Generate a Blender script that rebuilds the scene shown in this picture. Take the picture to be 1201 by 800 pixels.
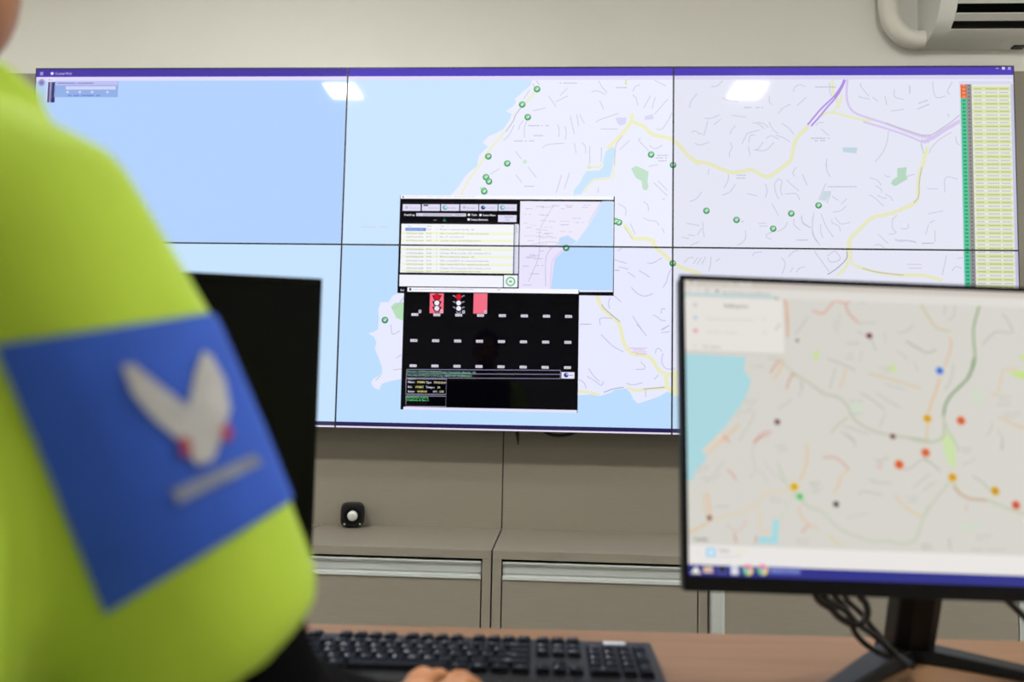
import bpy, bmesh, math, random
from mathutils import Vector, Matrix
from mathutils.geometry import tessellate_polygon
from mathutils.bvhtree import BVHTree

for o in list(bpy.data.objects):
    bpy.data.objects.remove(o)
random.seed(7)
SC = bpy.context.scene
COL = SC.collection

# ------------------------------------------------------------------ camera
FPX = 975.0
CAM = Vector((2.0221, -3.00699, 1.06))
CR = Vector((0.99834522, 0.05400504, 0.01975527))
CU = Vector((-0.01555813, -0.07706219, 0.99690489))
CF = Vector((-0.05536028, 0.99556259, 0.07609445))
cd = bpy.data.cameras.new('camera')
cam = bpy.data.objects.new('camera', cd)
COL.objects.link(cam)
cd.sensor_fit = 'HORIZONTAL'
cd.sensor_width = 36.0
cd.lens = FPX * 36.0 / 1201.0
cd.clip_start = 0.02
cd.dof.use_dof = True
cd.dof.focus_distance = 2.35
cd.dof.aperture_fstop = 2.8
cam.matrix_world = Matrix(((CR.x, CU.x, -CF.x, CAM.x), (CR.y, CU.y, -CF.y, CAM.y),
                           (CR.z, CU.z, -CF.z, CAM.z), (0, 0, 0, 1)))
SC.camera = cam

# ------------------------------------------------------------------ world, exposure
w = bpy.data.worlds.new('world')
SC.world = w
w.use_nodes = True
w.node_tree.nodes['Background'].inputs[0].default_value = (0.75, 0.82, 0.9, 1)
w.node_tree.nodes['Background'].inputs[1].default_value = 0.15
vs = SC.view_settings
vs.view_transform = 'Standard'
vs.look = 'None'
vs.exposure = 0.0
vs.gamma = 1.0
vs.use_curve_mapping = False
LAMP = 285.0           # radiance of the ceiling lamp diffusers

# ------------------------------------------------------------------ geometry of the place
PW, PH = 1.2158, 0.67505            # one display panel of the wall
ZM = 1.63887                        # height of the seam between the rows
ZTOP, ZBOT = ZM + PH, ZM - PH
YB = 0.12                           # face of the taupe wall panels
YW = 0.14                           # painted wall
LEDGE = 0.597                       # cabinet top
YC = -0.33                          # cabinet fronts
DESK = 0.74
CEIL = 3.00


def ray(px, py):
    return CF + CR * ((px - 600.5) / FPX) + CU * ((400.0 - py) / FPX)


def aty(px, py, y):
    d = ray(px, py)
    return CAM + d * ((y - CAM.y) / d.y)


def atz(px, py, z):
    d = ray(px, py)
    return CAM + d * ((z - CAM.z) / d.z)


def atd(px, py, dep):
    return CAM + ray(px, py) * dep


# ------------------------------------------------------------------ materials
def lin(c):
    c = c / 255.0
    return c / 12.92 if c <= 0.04045 else ((c + 0.055) / 1.055) ** 2.4


def srgb(r, g, b):
    return (lin(r), lin(g), lin(b), 1.0)


MATS = {}


def mat(name, col, rough=0.5, metal=0.0, spec=0.5, noise=None, bump=None, sheen=0.0, stretch=(1, 1, 1)):
    if name in MATS:
        return MATS[name]
    m = bpy.data.materials.new(name)
    m.use_nodes = True
    nt = m.node_tree
    b = nt.nodes['Principled BSDF']
    b.inputs['Base Color'].default_value = col
    b.inputs['Roughness'].default_value = rough
    b.inputs['Metallic'].default_value = metal
    b.inputs['Specular IOR Level'].default_value = spec
    if sheen:
        b.inputs['Sheen Weight'].default_value = sheen
    if noise or bump:
        tc = nt.nodes.new('ShaderNodeTexCoord')
        mp = nt.nodes.new('ShaderNodeMapping')
        mp.inputs['Scale'].default_value = stretch
        nt.links.new(tc.outputs['Object'], mp.inputs['Vector'])
    if noise:                       # (scale, amount)
        n = nt.nodes.new('ShaderNodeTexNoise')
        n.inputs['Scale'].default_value = noise[0]
        n.inputs['Detail'].default_value = 5
        nt.links.new(mp.outputs[0], n.inputs['Vector'])
        r = nt.nodes.new('ShaderNodeValToRGB')
        a = noise[1]
        r.color_ramp.elements[0].position = 0.3
        r.color_ramp.elements[1].position = 0.7
        r.color_ramp.elements[0].color = tuple(c * (1 - a) for c in col[:3]) + (1,)
        r.color_ramp.elements[1].color = tuple(min(1, c * (1 + a)) for c in col[:3]) + (1,)
        nt.links.new(n.outputs['Fac'], r.inputs['Fac'])
        nt.links.new(r.outputs['Color'], b.inputs['Base Color'])
    if bump:                        # (scale, strength)
        n2 = nt.nodes.new('ShaderNodeTexNoise')
        n2.inputs['Scale'].default_value = bump[0]
        n2.inputs['Detail'].default_value = 3
        nt.links.new(mp.outputs[0], n2.inputs['Vector'])
        bp = nt.nodes.new('ShaderNodeBump')
        bp.inputs['Strength'].default_value = bump[1]
        bp.inputs['Distance'].default_value = 0.002
        nt.links.new(n2.outputs['Fac'], bp.inputs['Height'])
        nt.links.new(bp.outputs['Normal'], b.inputs['Normal'])
    MATS[name] = m
    return m


def screen_mat(name, rough, spec, strength=1.0):
    m = bpy.data.materials.new(name)
    m.use_nodes = True
    nt = m.node_tree
    b = nt.nodes['Principled BSDF']
    b.inputs['Base Color'].default_value = (0.001, 0.001, 0.001, 1)
    b.inputs['Roughness'].default_value = rough
    b.inputs['Specular IOR Level'].default_value = spec
    a = nt.nodes.new('ShaderNodeVertexColor')
    a.layer_name = 'picture'
    nt.links.new(a.outputs['Color'], b.inputs['Emission Color'])
    b.inputs['Emission Strength'].default_value = strength
    return m


def emit_mat(name, col, s):
    m = bpy.data.materials.new(name)
    m.use_nodes = True
    b = m.node_tree.nodes['Principled BSDF']
    b.inputs['Base Color'].default_value = (0.8, 0.8, 0.8, 1)
    b.inputs['Emission Color'].default_value = col
    b.inputs['Emission Strength'].default_value = s
    return m


M_WALL = mat('painted_wall', (0.74, 0.735, 0.685, 1), 0.75, spec=0.25, noise=(3, 0.02), bump=(220, 0.08))
M_SIDE = mat('painted_side_wall', (0.72, 0.70, 0.64, 1), 0.8, spec=0.2, noise=(2, 0.02))
M_CEIL = mat('ceiling_paint', (0.8, 0.8, 0.78, 1), 0.9, spec=0.1, noise=(2, 0.015))
M_FLOOR = mat('floor_vinyl', (0.32, 0.30, 0.28, 1), 0.5, noise=(6, 0.12))
M_TAUPE = mat('taupe_laminate', (0.232, 0.211, 0.172, 1), 0.38, spec=0.45, noise=(60, 0.03), stretch=(0.4, 1, 4))
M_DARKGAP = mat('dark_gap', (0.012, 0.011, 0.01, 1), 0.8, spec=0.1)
M_ALU = mat('brushed_aluminium', (0.43, 0.46, 0.445, 1), 0.6, spec=0.4)
M_WOOD = mat('desk_wood_laminate', (0.192, 0.104, 0.054, 1), 0.5, spec=0.25, noise=(7, 0.13), stretch=(0.6, 9, 1))
M_BLACK = mat('black_plastic', (0.006, 0.006, 0.007, 1), 0.45, spec=0.25, noise=(40, 0.1))
M_BEZEL = mat('black_bezel_plastic', (0.004, 0.004, 0.005, 1), 0.35, spec=0.15)
M_BEZELV = mat('panel_bezel', (0.012, 0.012, 0.02, 1), 0.45)
M_KEY = mat('key_plastic', (0.005, 0.006, 0.012, 1), 0.55, spec=0.09)
M_LEGEND = mat('key_legend_print', (0.55, 0.58, 0.68, 1), 0.6)
M_ACW = mat('appliance_white_plastic', (0.70, 0.71, 0.68, 1), 0.4, noise=(5, 0.01))
M_PIPE = mat('conduit_cream', (0.74, 0.73, 0.66, 1), 0.55, bump=(60, 0.1))
M_VEST = mat('high_visibility_fabric', (0.40, 0.575, 0.045, 1), 0.8, spec=0.2, noise=(14, 0.05), bump=(160, 0.15), sheen=0.1)
M_PATCH = mat('blue_patch_fabric', (0.033, 0.098, 0.50, 1), 0.75, spec=0.2, noise=(30, 0.06), bump=(300, 0.1))
M_BIRD = mat('emblem_white_thread', (0.42, 0.42, 0.42, 1), 0.8, noise=(60, 0.1))
M_RED = mat('emblem_red_thread', (0.35, 0.03, 0.06, 1), 0.8, noise=(60, 0.1))
M_GREYTH = mat('emblem_grey_thread', (0.20, 0.23, 0.32, 1), 0.8, noise=(60, 0.1))
M_BLACKFAB = mat('black_knit_fabric', (0.0025, 0.0025, 0.003, 1), 0.9, spec=0.04, noise=(40, 0.2))
M_TROUSER = mat('navy_trouser_fabric', (0.012, 0.014, 0.025, 1), 0.9, spec=0.15, noise=(40, 0.2))
M_SKIN = mat('brown_skin', (0.35, 0.145, 0.056, 1), 0.5, noise=(25, 0.1), bump=(250, 0.1))
M_HAIR = mat('dark_hair', (0.012, 0.008, 0.007, 1), 0.7, noise=(60, 0.3), bump=(120, 0.6))
M_EYE = mat('eye_white', (0.7, 0.68, 0.65, 1), 0.2)
M_SILVER = mat('silver_cone', (0.72, 0.73, 0.74, 1), 0.35, metal=0.5)
M_RUBBER = mat('cable_rubber', (0.010, 0.010, 0.011, 1), 0.45)
M_OFF = mat('switched_off_screen', (0.003, 0.003, 0.004, 1), 0.35, spec=0.12)
M_VSCREEN = screen_mat('video_wall_screen', 0.045, 0.12)
M_MSCREEN = screen_mat('monitor_screen', 0.35, 0.3)
M_LAMP = emit_mat('lamp_diffuser', (1.0, 0.98, 0.92, 1), LAMP)


# ------------------------------------------------------------------ object helpers
INV = {}            # root object name -> inverse of its world matrix


def tag(o, label=None, cat=None, group=None, kind=None):
    if label:
        o['label'] = label
    if cat:
        o['category'] = cat
    if group:
        o['group'] = group
    if kind:
        o['kind'] = kind
    return o


def thing(name, label, cat, loc=(0, 0, 0), rz=0.0, group=None):
    o = bpy.data.objects.new(name, None)
    o.empty_display_size = 0.05
    COL.objects.link(o)
    o.location = loc
    o.rotation_euler = (0, 0, rz)
    INV[o.name] = (Matrix.Translation(Vector(loc)) @ Matrix.Rotation(rz, 4, 'Z')).inverted()
    return tag(o, label, cat, group)


def inv_of(parent):
    p = parent
    while p is not None:
        if p.name in INV:
            return INV[p.name]
        p = p.parent
    return Matrix.Identity(4)


def link(name, me, m, parent=None, smooth=None, bevel=0.0, seg=2):
    if m is not None and not me.materials:
        me.materials.append(m)
    o = bpy.data.objects.new(name, me)
    COL.objects.link(o)
    if parent is not None:
        o.parent = parent
    if smooth is not None:
        me.polygons.foreach_set('use_smooth', [True] * len(me.polygons))
        me.set_sharp_from_angle(angle=math.radians(smooth))
    if bevel:
        b = o.modifiers.new('bevel', 'BEVEL')
        b.width = bevel
        b.segments = seg
        b.limit_method = 'ANGLE'
        b.angle_limit = math.radians(40)
    return o


class MB:
    """collects vertices in world space, builds one mesh object"""

    def __init__(self):
        self.v, self.f = [], []

    def add(self, verts, faces):
        n = len(self.v)
        self.v += [Vector(p) for p in verts]
        self.f += [tuple(i + n for i in f) for f in faces]
        return self

    def box(self, x0, x1, y0, y1, z0, z1, M=None):
        p = [Vector((x, y, z)) for z in (z0, z1) for y in (y0, y1) for x in (x0, x1)]
        if M is not None:
            p = [M @ q for q in p]
        return self.add(p, [(0, 2, 3, 1), (4, 5, 7, 6), (0, 1, 5, 4), (2, 6, 7, 3), (0, 4, 6, 2), (1, 3, 7, 5)])

    def prism(self, prof, a, b, axes):
        """closed profile (list of 2-tuples) extruded from a to b; axes(p, t) -> Vector"""
        n = len(prof)
        vs_ = [axes(p, a) for p in prof] + [axes(p, b) for p in prof]
        fs = [(i, (i + 1) % n, n + (i + 1) % n, n + i) for i in range(n)]
        fs += [tuple(range(n - 1, -1, -1)), tuple(range(n, 2 * n))]
        return self.add(vs_, fs)

    def tube(self, pts, rad, seg=12, cap=True, up=None):
        """rad: number, list of numbers or list of (ra, rb)"""
        pts = [Vector(p) for p in pts]
        n = len(pts)
        if not isinstance(rad, (list, tuple)):
            rad = [rad] * n
        rr = [(r, r) if not isinstance(r, (list, tuple)) else r for r in rad]
        t = [(pts[min(i + 1, n - 1)] - pts[max(i - 1, 0)]).normalized() for i in range(n)]
        ref = Vector(up) if up is not None else (Vector((0, 0, 1)) if abs(t[0].z) < 0.8 else Vector((0, 1, 0)))
        a = (ref - t[0] * ref.dot(t[0])).normalized()
        vs_, fs = [], []
        for i in range(n):
            a = (a - t[i] * a.dot(t[i])).normalized()
            b = t[i].cross(a)
            for k in range(seg):
                th = 2 * math.pi * k / seg
                vs_.append(pts[i] + a * (math.cos(th) * rr[i][1]) + b * (math.sin(th) * rr[i][0]))
        for i in range(n - 1):
            for k in range(seg):
                k2 = (k + 1) % seg
                fs.append((i * seg + k, i * seg + k2, (i + 1) * seg + k2, (i + 1) * seg + k))
        if cap:
            fs.append(tuple(range(seg - 1, -1, -1)))
            fs.append(tuple((n - 1) * seg + k for k in range(seg)))
        return self.add(vs_, fs)

    def ball(self, c, r, nu=16, nv=10):
        r = (r, r, r) if not isinstance(r, (list, tuple)) else r
        c = Vector(c)
        vs_ = [c + Vector((0, 0, r[2]))]
        for j in range(1, nv):
            ph = math.pi * j / nv
            for i in range(nu):
                th = 2 * math.pi * i / nu
                vs_.append(c + Vector((r[0] * math.sin(ph) * math.cos(th), r[1] * math.sin(ph) * math.sin(th), r[2] * math.cos(ph))))
        vs_.append(c - Vector((0, 0, r[2])))
        fs = [(0, 1 + i, 1 + (i + 1) % nu) for i in range(nu)]
        for j in range(nv - 2):
            for i in range(nu):
                a, b = 1 + j * nu + i, 1 + j * nu + (i + 1) % nu
                fs.append((a, a + nu, b + nu, b))
        last = len(vs_) - 1
        o = 1 + (nv - 2) * nu
        fs += [(last, o + (i + 1) % nu, o + i) for i in range(nu)]
        return self.add(vs_, fs)

    def mesh(self, name, inv=None):
        me = bpy.data.meshes.new(name)
        vv = [inv @ p for p in self.v] if inv is not None else self.v
        me.from_pydata([tuple(p) for p in vv], [], self.f)
        bm = bmesh.new()
        bm.from_mesh(me)
        bmesh.ops.recalc_face_normals(bm, faces=bm.faces[:])
        bm.to_mesh(me)
        bm.free()
        return me

    def build(self, name, m, parent=None, smooth=None, bevel=0.0, seg=2):
        return link(name, self.mesh(name, inv_of(parent)), m, parent, smooth, bevel, seg)


def spline(pts, n=6):
    pts = [Vector(p) for p in pts]
    if len(pts) < 3:
        return pts
    out = []
    q = [pts[0] * 2 - pts[1]] + pts + [pts[-1] * 2 - pts[-2]]
    for i in range(1, len(q) - 2):
        p0, p1, p2, p3 = q[i - 1], q[i], q[i + 1], q[i + 2]
        for k in range(n):
            t = k / n
            out.append(0.5 * ((2 * p1) + (p2 - p0) * t + (2 * p0 - 5 * p1 + 4 * p2 - p3) * t * t + (3 * p1 - p0 - 3 * p2 + p3) * t ** 3))
    out.append(pts[-1])
    return out


def remeshed(mb, voxel, smooth_it=4):
    """union of the closed shapes in mb as one continuous mesh"""
    me = mb.mesh('temp')
    o = bpy.data.objects.new('temp', me)
    COL.objects.link(o)
    r = o.modifiers.new('r', 'REMESH')
    r.mode = 'VOXEL'
    r.voxel_size = voxel
    if smooth_it:
        s = o.modifiers.new('s', 'SMOOTH')
        s.factor = 0.5
        s.iterations = smooth_it
    dg = bpy.context.evaluated_depsgraph_get()
    ne = bpy.data.meshes.new_from_object(o.evaluated_get(dg))
    bpy.data.objects.remove(o)
    bpy.data.meshes.remove(me)
    return ne


def build_mesh(name, me, m, parent, smooth=180):
    me.name = name
    me.transform(inv_of(parent))
    me.materials.clear()
    return link(name, me, m, parent, smooth)


# ------------------------------------------------------------------ flat print on screens
TXT = {}


def text_tris(s):
    if s in TXT:
        return TXT[s]
    cu = bpy.data.curves.new('t', 'FONT')
    cu.body = s
    cu.resolution_u = 1
    o = bpy.data.objects.new('t', cu)
    COL.objects.link(o)
    dg = bpy.context.evaluated_depsgraph_get()
    me = bpy.data.meshes.new_from_object(o.evaluated_get(dg))
    me.calc_loop_triangles()
    vs_ = [(v.co.x, v.co.y) for v in me.vertices]
    tr = [tuple(vs_[i] for i in t.vertices) for t in me.loop_triangles]
    wd = max([p[0] for p in vs_] or [1])
    bpy.data.objects.remove(o)
    bpy.data.curves.remove(cu)
    bpy.data.meshes.remove(me)
    TXT[s] = (tr, wd)
    return TXT[s]


class Pic:
    """flat coloured shapes lying on a screen plane (u right, v up, n towards the viewer)"""

    def __init__(self, O, u, v, n):
        self.O, self.u, self.v, self.n = Vector(O), Vector(u), Vector(v), Vector(n)
        self.p = []
        self.k = 0

    def uv(self, px, py):
        d = ray(px, py)
        t = (self.O - CAM).dot(self.n) / d.dot(self.n)
        q = CAM + d * t - self.O
        return (q.dot(self.u), q.dot(self.v))

    def scale(self, px, py):
        a, b = self.uv(px, py), self.uv(px + 1, py)
        return math.hypot(a[0] - b[0], a[1] - b[1])

    def put(self, pts, col, lv):
        self.p.append((pts, col, lv * 6e-5 + (self.k % 97) * 2e-7))

    def poly_uv(self, q, col, lv):
        self.k += 1
        for t in tessellate_polygon([[Vector((a, b, 0)) for a, b in q]]):
            self.put([q[i] for i in t], col, lv)

    def poly(self, pts, col, lv=1):
        self.poly_uv([self.uv(*p) for p in pts], col, lv)

    def rect_uv(self, a, b, col, lv=1):
        self.k += 1
        x0, x1 = sorted((a[0], b[0]))
        y0, y1 = sorted((a[1], b[1]))
        self.put([(x0, y0), (x1, y0), (x1, y1), (x0, y1)], col, lv)

    def rect(self, tl, br, col, lv=1):
        self.rect_uv(self.uv(*tl), self.uv(*br), col, lv)

    def disc(self, c, r, col, lv=1, n=14, r2=None):
        self.k += 1
        s = self.scale(*c)
        x, y = self.uv(*c)
        ring = lambda q: [(x + q * s * math.cos(2 * math.pi * i / n), y + q * s * math.sin(2 * math.pi * i / n)) for i in range(n)]
        if r2 is None:
            self.put(ring(r), col, lv)
        else:
            A, B = ring(r), ring(r2)
            for i in range(n):
                j = (i + 1) % n
                self.put([A[i], A[j], B[j], B[i]], col, lv)

    def line(self, pts, wpx, col, lv=2, smooth=True):
        self.k += 1
        sc = self.scale(*pts[len(pts) // 2]) * wpx * 0.5
        q = [Vector(self.uv(*p)) for p in pts]
        if smooth and len(q) > 2:
            q = spline(q, 5)
        n = len(q)
        nor = []
        for i in range(n):
            d = (q[min(i + 1, n - 1)] - q[max(i - 1, 0)])
            d = d.normalized() if d.length > 1e-9 else Vector((1, 0))
            nor.append(Vector((-d.y, d.x)) * sc)
        for i in range(n - 1):
            a, b = q[i], q[i + 1]
            self.put([tuple(a - nor[i]), tuple(b - nor[i + 1]), tuple(b + nor[i + 1]), tuple(a + nor[i])], col, lv)

    def text(self, pos, h, s, col, lv=3, width=None, bold=0.0):
        """pos: left end of the baseline in photograph pixels, h: capital height"""
        self.k += 1
        tr, wd = text_tris(s)
        sc = self.scale(*pos)
        x, y = self.uv(*pos)
        sy = h * sc / 0.70
        sx = sy if width is None else width * sc / wd
        for t in tr:
            self.put([(x + a * sx, y + b * sy) for a, b in t], col, lv)
        if bold:
            for t in tr:
                self.put([(x + a * sx + bold * sc, y + b * sy) for a, b in t], col, lv)

    def build(self, rect, name, m, parent, gain=1.0, gamma=(1, 1, 1)):
        """everything inside rect=(u0,u1,v0,v1) as one mesh"""
        u0, u1, v0, v1 = rect
        verts, faces, cols = [], [], []
        for pts, col, h in self.p:
            us = [p[0] for p in pts]
            ws = [p[1] for p in pts]
            if max(us) <= u0 or min(us) >= u1 or max(ws) <= v0 or min(ws) >= v1:
                continue
            q = list(pts)
            if min(us) < u0 or max(us) > u1 or min(ws) < v0 or max(ws) > v1:
                for ax, lim, sg in ((0, u0, 1), (0, u1, -1), (1, v0, 1), (1, v1, -1)):
                    out = []
                    for i in range(len(q)):
                        a, b = q[i - 1], q[i]
                        da, db = (a[ax] - lim) * sg, (b[ax] - lim) * sg
                        if (da >= 0) != (db >= 0):
                            t = da / (da - db)
                            out.append((a[0] + (b[0] - a[0]) * t, a[1] + (b[1] - a[1]) * t))
                        if db >= 0:
                            out.append(b)
                    q = out
                    if len(q) < 3:
                        break
            if len(q) < 3:
                continue
            area = sum(q[i - 1][0] * q[i][1] - q[i][0] * q[i - 1][1] for i in range(len(q)))
            if abs(area) < 1e-12:
                continue
            if area < 0:
                q.reverse()
            n0 = len(verts)
            verts += [self.O + self.u * a + self.v * b + self.n * h for a, b in q]
            faces.append(tuple(range(n0, n0 + len(q))))
            c = tuple(lin(k_) ** g_ * gain for k_, g_ in zip(col, gamma)) + (1.0,)
            cols += list(c) * len(q)
        inv = inv_of(parent)
        me = bpy.data.meshes.new(name)
        me.from_pydata([tuple(inv @ p) for p in verts], [], faces)
        at = me.color_attributes.new('picture', 'FLOAT_COLOR', 'CORNER')
        at.data.foreach_set('color', cols)
        return link(name, me, m, parent)


def crop(x0, y0, s):
    return lambda pts: [(x0 + x / s, y0 + y / s) for x, y in pts]


# ================================================================== SETTING
X0, X1, Y0 = -2.6, 6.6, -5.6
struct = lambda o: tag(o, kind='structure')
wall_back = struct(MB().box(X0, X1, YW, YW + 0.15, 0, CEIL).build('wall_back', M_WALL))
struct(MB().box(X0 - 0.15, X0, Y0, YW + 0.15, 0, CEIL).build('wall_left', M_SIDE))
struct(MB().box(X1, X1 + 0.15, Y0, YW + 0.15, 0, CEIL).build('wall_right', M_SIDE))
struct(MB().box(X0 - 0.15, X1 + 0.15, Y0 - 0.15, Y0, 0, CEIL).build('wall_rear', M_SIDE))
struct(MB().box(X0 - 0.15, X1 + 0.15, Y0 - 0.15, YW + 0.15, -0.1, 0).build('floor', M_FLOOR))
struct(MB().box(X0 - 0.15, X1 + 0.15, Y0 - 0.15, YW + 0.15, CEIL, CEIL + 0.1).build('ceiling', M_CEIL))
# taupe boards on the wall behind the displays, with a fine open joint between boards
JX = [-0.02 - 1.8237, 0.0, 1.8237, 3.6474, 5.4711]
for i in range(len(JX) - 1):
    MB().box(JX[i] + 0.002, JX[i + 1] - 0.002, YB, YW + 0.001, LEDGE, 2.343).build('panel', M_TAUPE, wall_back)
MB().box(JX[0], JX[-1], YW - 0.004, YW + 0.001, LEDGE, 2.338).build('joint_backing', M_DARKGAP, wall_back)

# ceiling lamps (two are mirrored in the displays; the rest are unseen, added for fill)
lamp_labels = ['recessed square ceiling lamp far left beyond the video wall',
               'recessed square ceiling lamp mirrored near the left seam of the video wall',
               'recessed square ceiling lamp mirrored in the upper right display',
               'recessed square ceiling lamp far right beyond the air conditioner']
lamp_labels += ['recessed square ceiling lamp behind the seated person, left half of room',
                'recessed square ceiling lamp behind the camera, far right half of room',  # rear pair added as fill, softening the shadow below the displays
                'recessed square ceiling lamp closest to the video wall, left of its centre']  # added to lift the upper wall, kept out of the mirrored view
for lx, ly, lab in zip((-1.83, 0.66, 3.148, 5.64, -2.3, 6.15, 1.10), (-1.98, -1.98, -1.98, -1.98, -4.2, -4.2, -1.30), lamp_labels):
    t = thing('ceiling_lamp', lab, 'lamp', (lx, ly, CEIL), 0, 'ceiling lamps')
    fr = MB()
    a, b = (0.095, 0.120) if ly < -1.5 else (0.085, 0.075)
    for (x0, x1, y0, y1) in ((-a - .018, a + .018, b, b + .018), (-a - .018, a + .018, -b - .018, -b), (-a - .018, -a, -b, b), (a, a + .018, -b, b)):
        fr.box(lx + x0, lx + x1, ly + y0, ly + y1, CEIL - 0.012, CEIL)
    fr.build('frame', M_ACW, t)
    MB().box(lx - a, lx + a, ly - b, ly + b, CEIL - 0.008, CEIL - 0.001).build('diffuser', M_LAMP, t)

# ================================================================== VIDEO WALL
V = Pic((0, 0, 0), (1, 0, 0), (0, 0, 1), (0, -1, 0))
SEA, LAND = (205, 231, 255), (238, 240, 255)
YEL, PUR, GRY, GRN = (240, 240, 200), (186, 150, 238), (206, 206, 222), (196, 228, 204)
DGR = (150, 148, 150)
V.rect_uv((-0.01, ZBOT - .01), (3 * PW + .01, ZTOP + .01), SEA, 0)

c1, c2, c3, c4 = crop(530, 85, 7.275), crop(660, 85, 7.275), crop(530, 185, 7.275), crop(670, 185, 7.275)
c5, c6, c7, c8 = crop(800, 85, 7.275), crop(800, 185, 7.275), crop(930, 85, 7.275), crop(930, 185, 7.275)
c9, c10, c11 = crop(1050, 85, 7.27), crop(1050, 185, 5.16), crop(420, 330, 5.333)
c12, c13 = crop(660, 280, 7.275), crop(660, 380, 7.275)
c14, c15 = crop(780, 280, 5.459), crop(940, 270, 4.6)

coast = c1([(685, 50), (670, 110), (600, 170), (535, 225), (550, 250), (520, 290), (460, 330), (510, 355), (500, 390), (460, 450), (440, 485),
            (370, 520), (310, 545), (262, 600), (310, 635), (270, 670), (230, 710), (215, 800)])
coast += c3([(200, 85), (170, 105), (110, 160), (60, 240), (0, 310)]) + [(505, 255), (485, 300)]
coast += c11([(247, 75), (215, 90), (190, 130), (140, 130), (125, 180), (130, 230), (125, 300), (100, 315), (65, 325), (100, 350), (115, 380),
              (105, 420), (130, 480), (150, 540), (150, 580), (95, 610), (80, 635), (100, 665), (130, 680), (150, 640), (200, 625), (290, 605)])
coast += [(560, 470)]
coast += c13([(125, 610), (250, 600), (320, 615), (400, 590), (450, 560), (540, 550), (580, 590), (600, 640), (640, 680), (720, 655), (820, 620), (900, 575), (985, 610)])
coast += [(830, 470), (960, 455), (1100, 470), (1230, 480), (1230, 60), (800, 60)]
V.poly(coast, LAND, 1)

# water, parks and blocks
V.poly(c2([(440, 635), (400, 645), (365, 680), (350, 740), (345, 800)]) + c4([(270, 80), (240, 110), (130, 115), (100, 160), (80, 210), (20, 280), (20, 320), (85, 310), (130, 240), (190, 180), (330, 165), (350, 100), (362, 0)]) + c2([(445, 760)]), SEA, 2)
V.poly(c4([(510, 95), (550, 70), (590, 85), (660, 120), (650, 200), (660, 250), (640, 280), (610, 270), (600, 200), (550, 170), (530, 130)]), GRN, 2)
V.poly(c8([(890, 90), (970, 80), (965, 150), (980, 180), (870, 245), (835, 220), (850, 190), (890, 165)]), (190, 224, 200), 2)
V.poly(c8([(260, 285), (330, 285), (280, 370), (230, 360)]), (208, 226, 236), 2)
V.poly(c7([(420, 640), (550, 640), (540, 690), (430, 680)]), (204, 222, 236), 2)
V.poly(c11([(205, 160), (230, 135), (305, 130), (305, 255), (240, 230)]), (200, 232, 190), 2)
V.poly(c1([(600, 760), (625, 740), (645, 765), (620, 782)]), (206, 234, 206), 2)
V.poly(c2([(530, 55), (548, 55), (548, 110), (530, 100)]), (216, 236, 190), 2)
V.poly(c4([(135, 65), (155, 65), (180, 85), (140, 100)]), (222, 238, 190), 2)
V.poly(c3([(235, 250), (290, 250), (300, 280), (250, 285)]), (190, 232, 190), 2)
for q in ([(450, 385), (545, 385), (535, 440), (490, 455), (465, 430)], [(700, 375), (770, 355), (775, 400), (700, 405)]):
    V.poly(c2(q), (220, 218, 248), 2)

# main roads
for pts, wd in [
    (c1([(720, 150), (680, 200), (630, 260)]), 2.6), (c1([(450, 505), (400, 565), (330, 650), (270, 740), (230, 800)]), 2.2),
    (c3([(230, 70), (150, 180), (100, 270), (80, 320)]), 2.0),
    (c2([(590, 350), (585, 410), (540, 480), (480, 550), (420, 615), (380, 650)]), 4.2),
    (c2([(600, 420), (640, 440), (690, 460), (760, 525), (850, 550), (930, 570), (1000, 630), (1060, 700), (1164, 780)])
     + c6([(110, 32), (240, 55), (330, 95), (420, 125), (510, 115), (600, 105), (680, 150), (740, 160), (790, 130), (870, 70), (925, 20)])
     + c5([(950, 650), (980, 560), (1080, 460)]), 4.6),
    (c9([(275, 640), (255, 700), (235, 790)]) + c8([(1095, 80), (1072, 200), (1065, 340), (1030, 390), (950, 430), (850, 470), (750, 495), (680, 510), (600, 580), (530, 650), (480, 710), (480, 790)]), 4.6),
    (c15([(262, 60), (250, 100), (250, 160), (240, 200), (190, 245)]), 3.4), (c15([(268, 90), (268, 170), (290, 195)]), 3.0),
    (c15([(290, 195), (330, 205), (400, 225), (480, 240), (560, 243), (660, 245), (760, 270)]), 4.4),
    (c4([(450, 570), (500, 640), (540, 690), (620, 690), (700, 710)]) + c12([(780, 60), (860, 130), (930, 195), (1000, 240), (1080, 270), (1180, 300)]), 4.8),
    (c12([(285, 470), (330, 580), (400, 650), (470, 710), (500, 790)]) + c13([(510, 120), (540, 200), (600, 255), (700, 270), (760, 300), (800, 370), (850, 415), (920, 435), (1000, 440)]), 4.6),
    (c13([(880, 440), (900, 550), (980, 605)]), 5.0), (c13([(120, 575), (200, 580), (310, 605)]), 3.4), (c13([(550, 545), (620, 565), (700, 560), (900, 540)]), 3.6),
    (c13([(960, 400), (960, 600)]), 5.5),
    (c7([(335, 60), (345, 170), (380, 250), (400, 300)]), 3.2), (c7([(240, 375), (320, 340), (480, 380), (600, 405), (700, 405)]), 3.0),
    (c4([(175, 80), (240, 80), (265, 40)]), 2.0), (c4([(110, 300), (160, 220), (220, 185), (340, 175), (365, 100), (372, 0)]), 1.8)]:
    V.line(pts, wd, YEL, 3)
for pts, wd in [(c7([(415, 190), (400, 260), (330, 350)]), 2.2), (c9([(285, 640), (265, 700)]), 2.0)]:
    V.line(pts, wd, YEL, 3)
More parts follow.
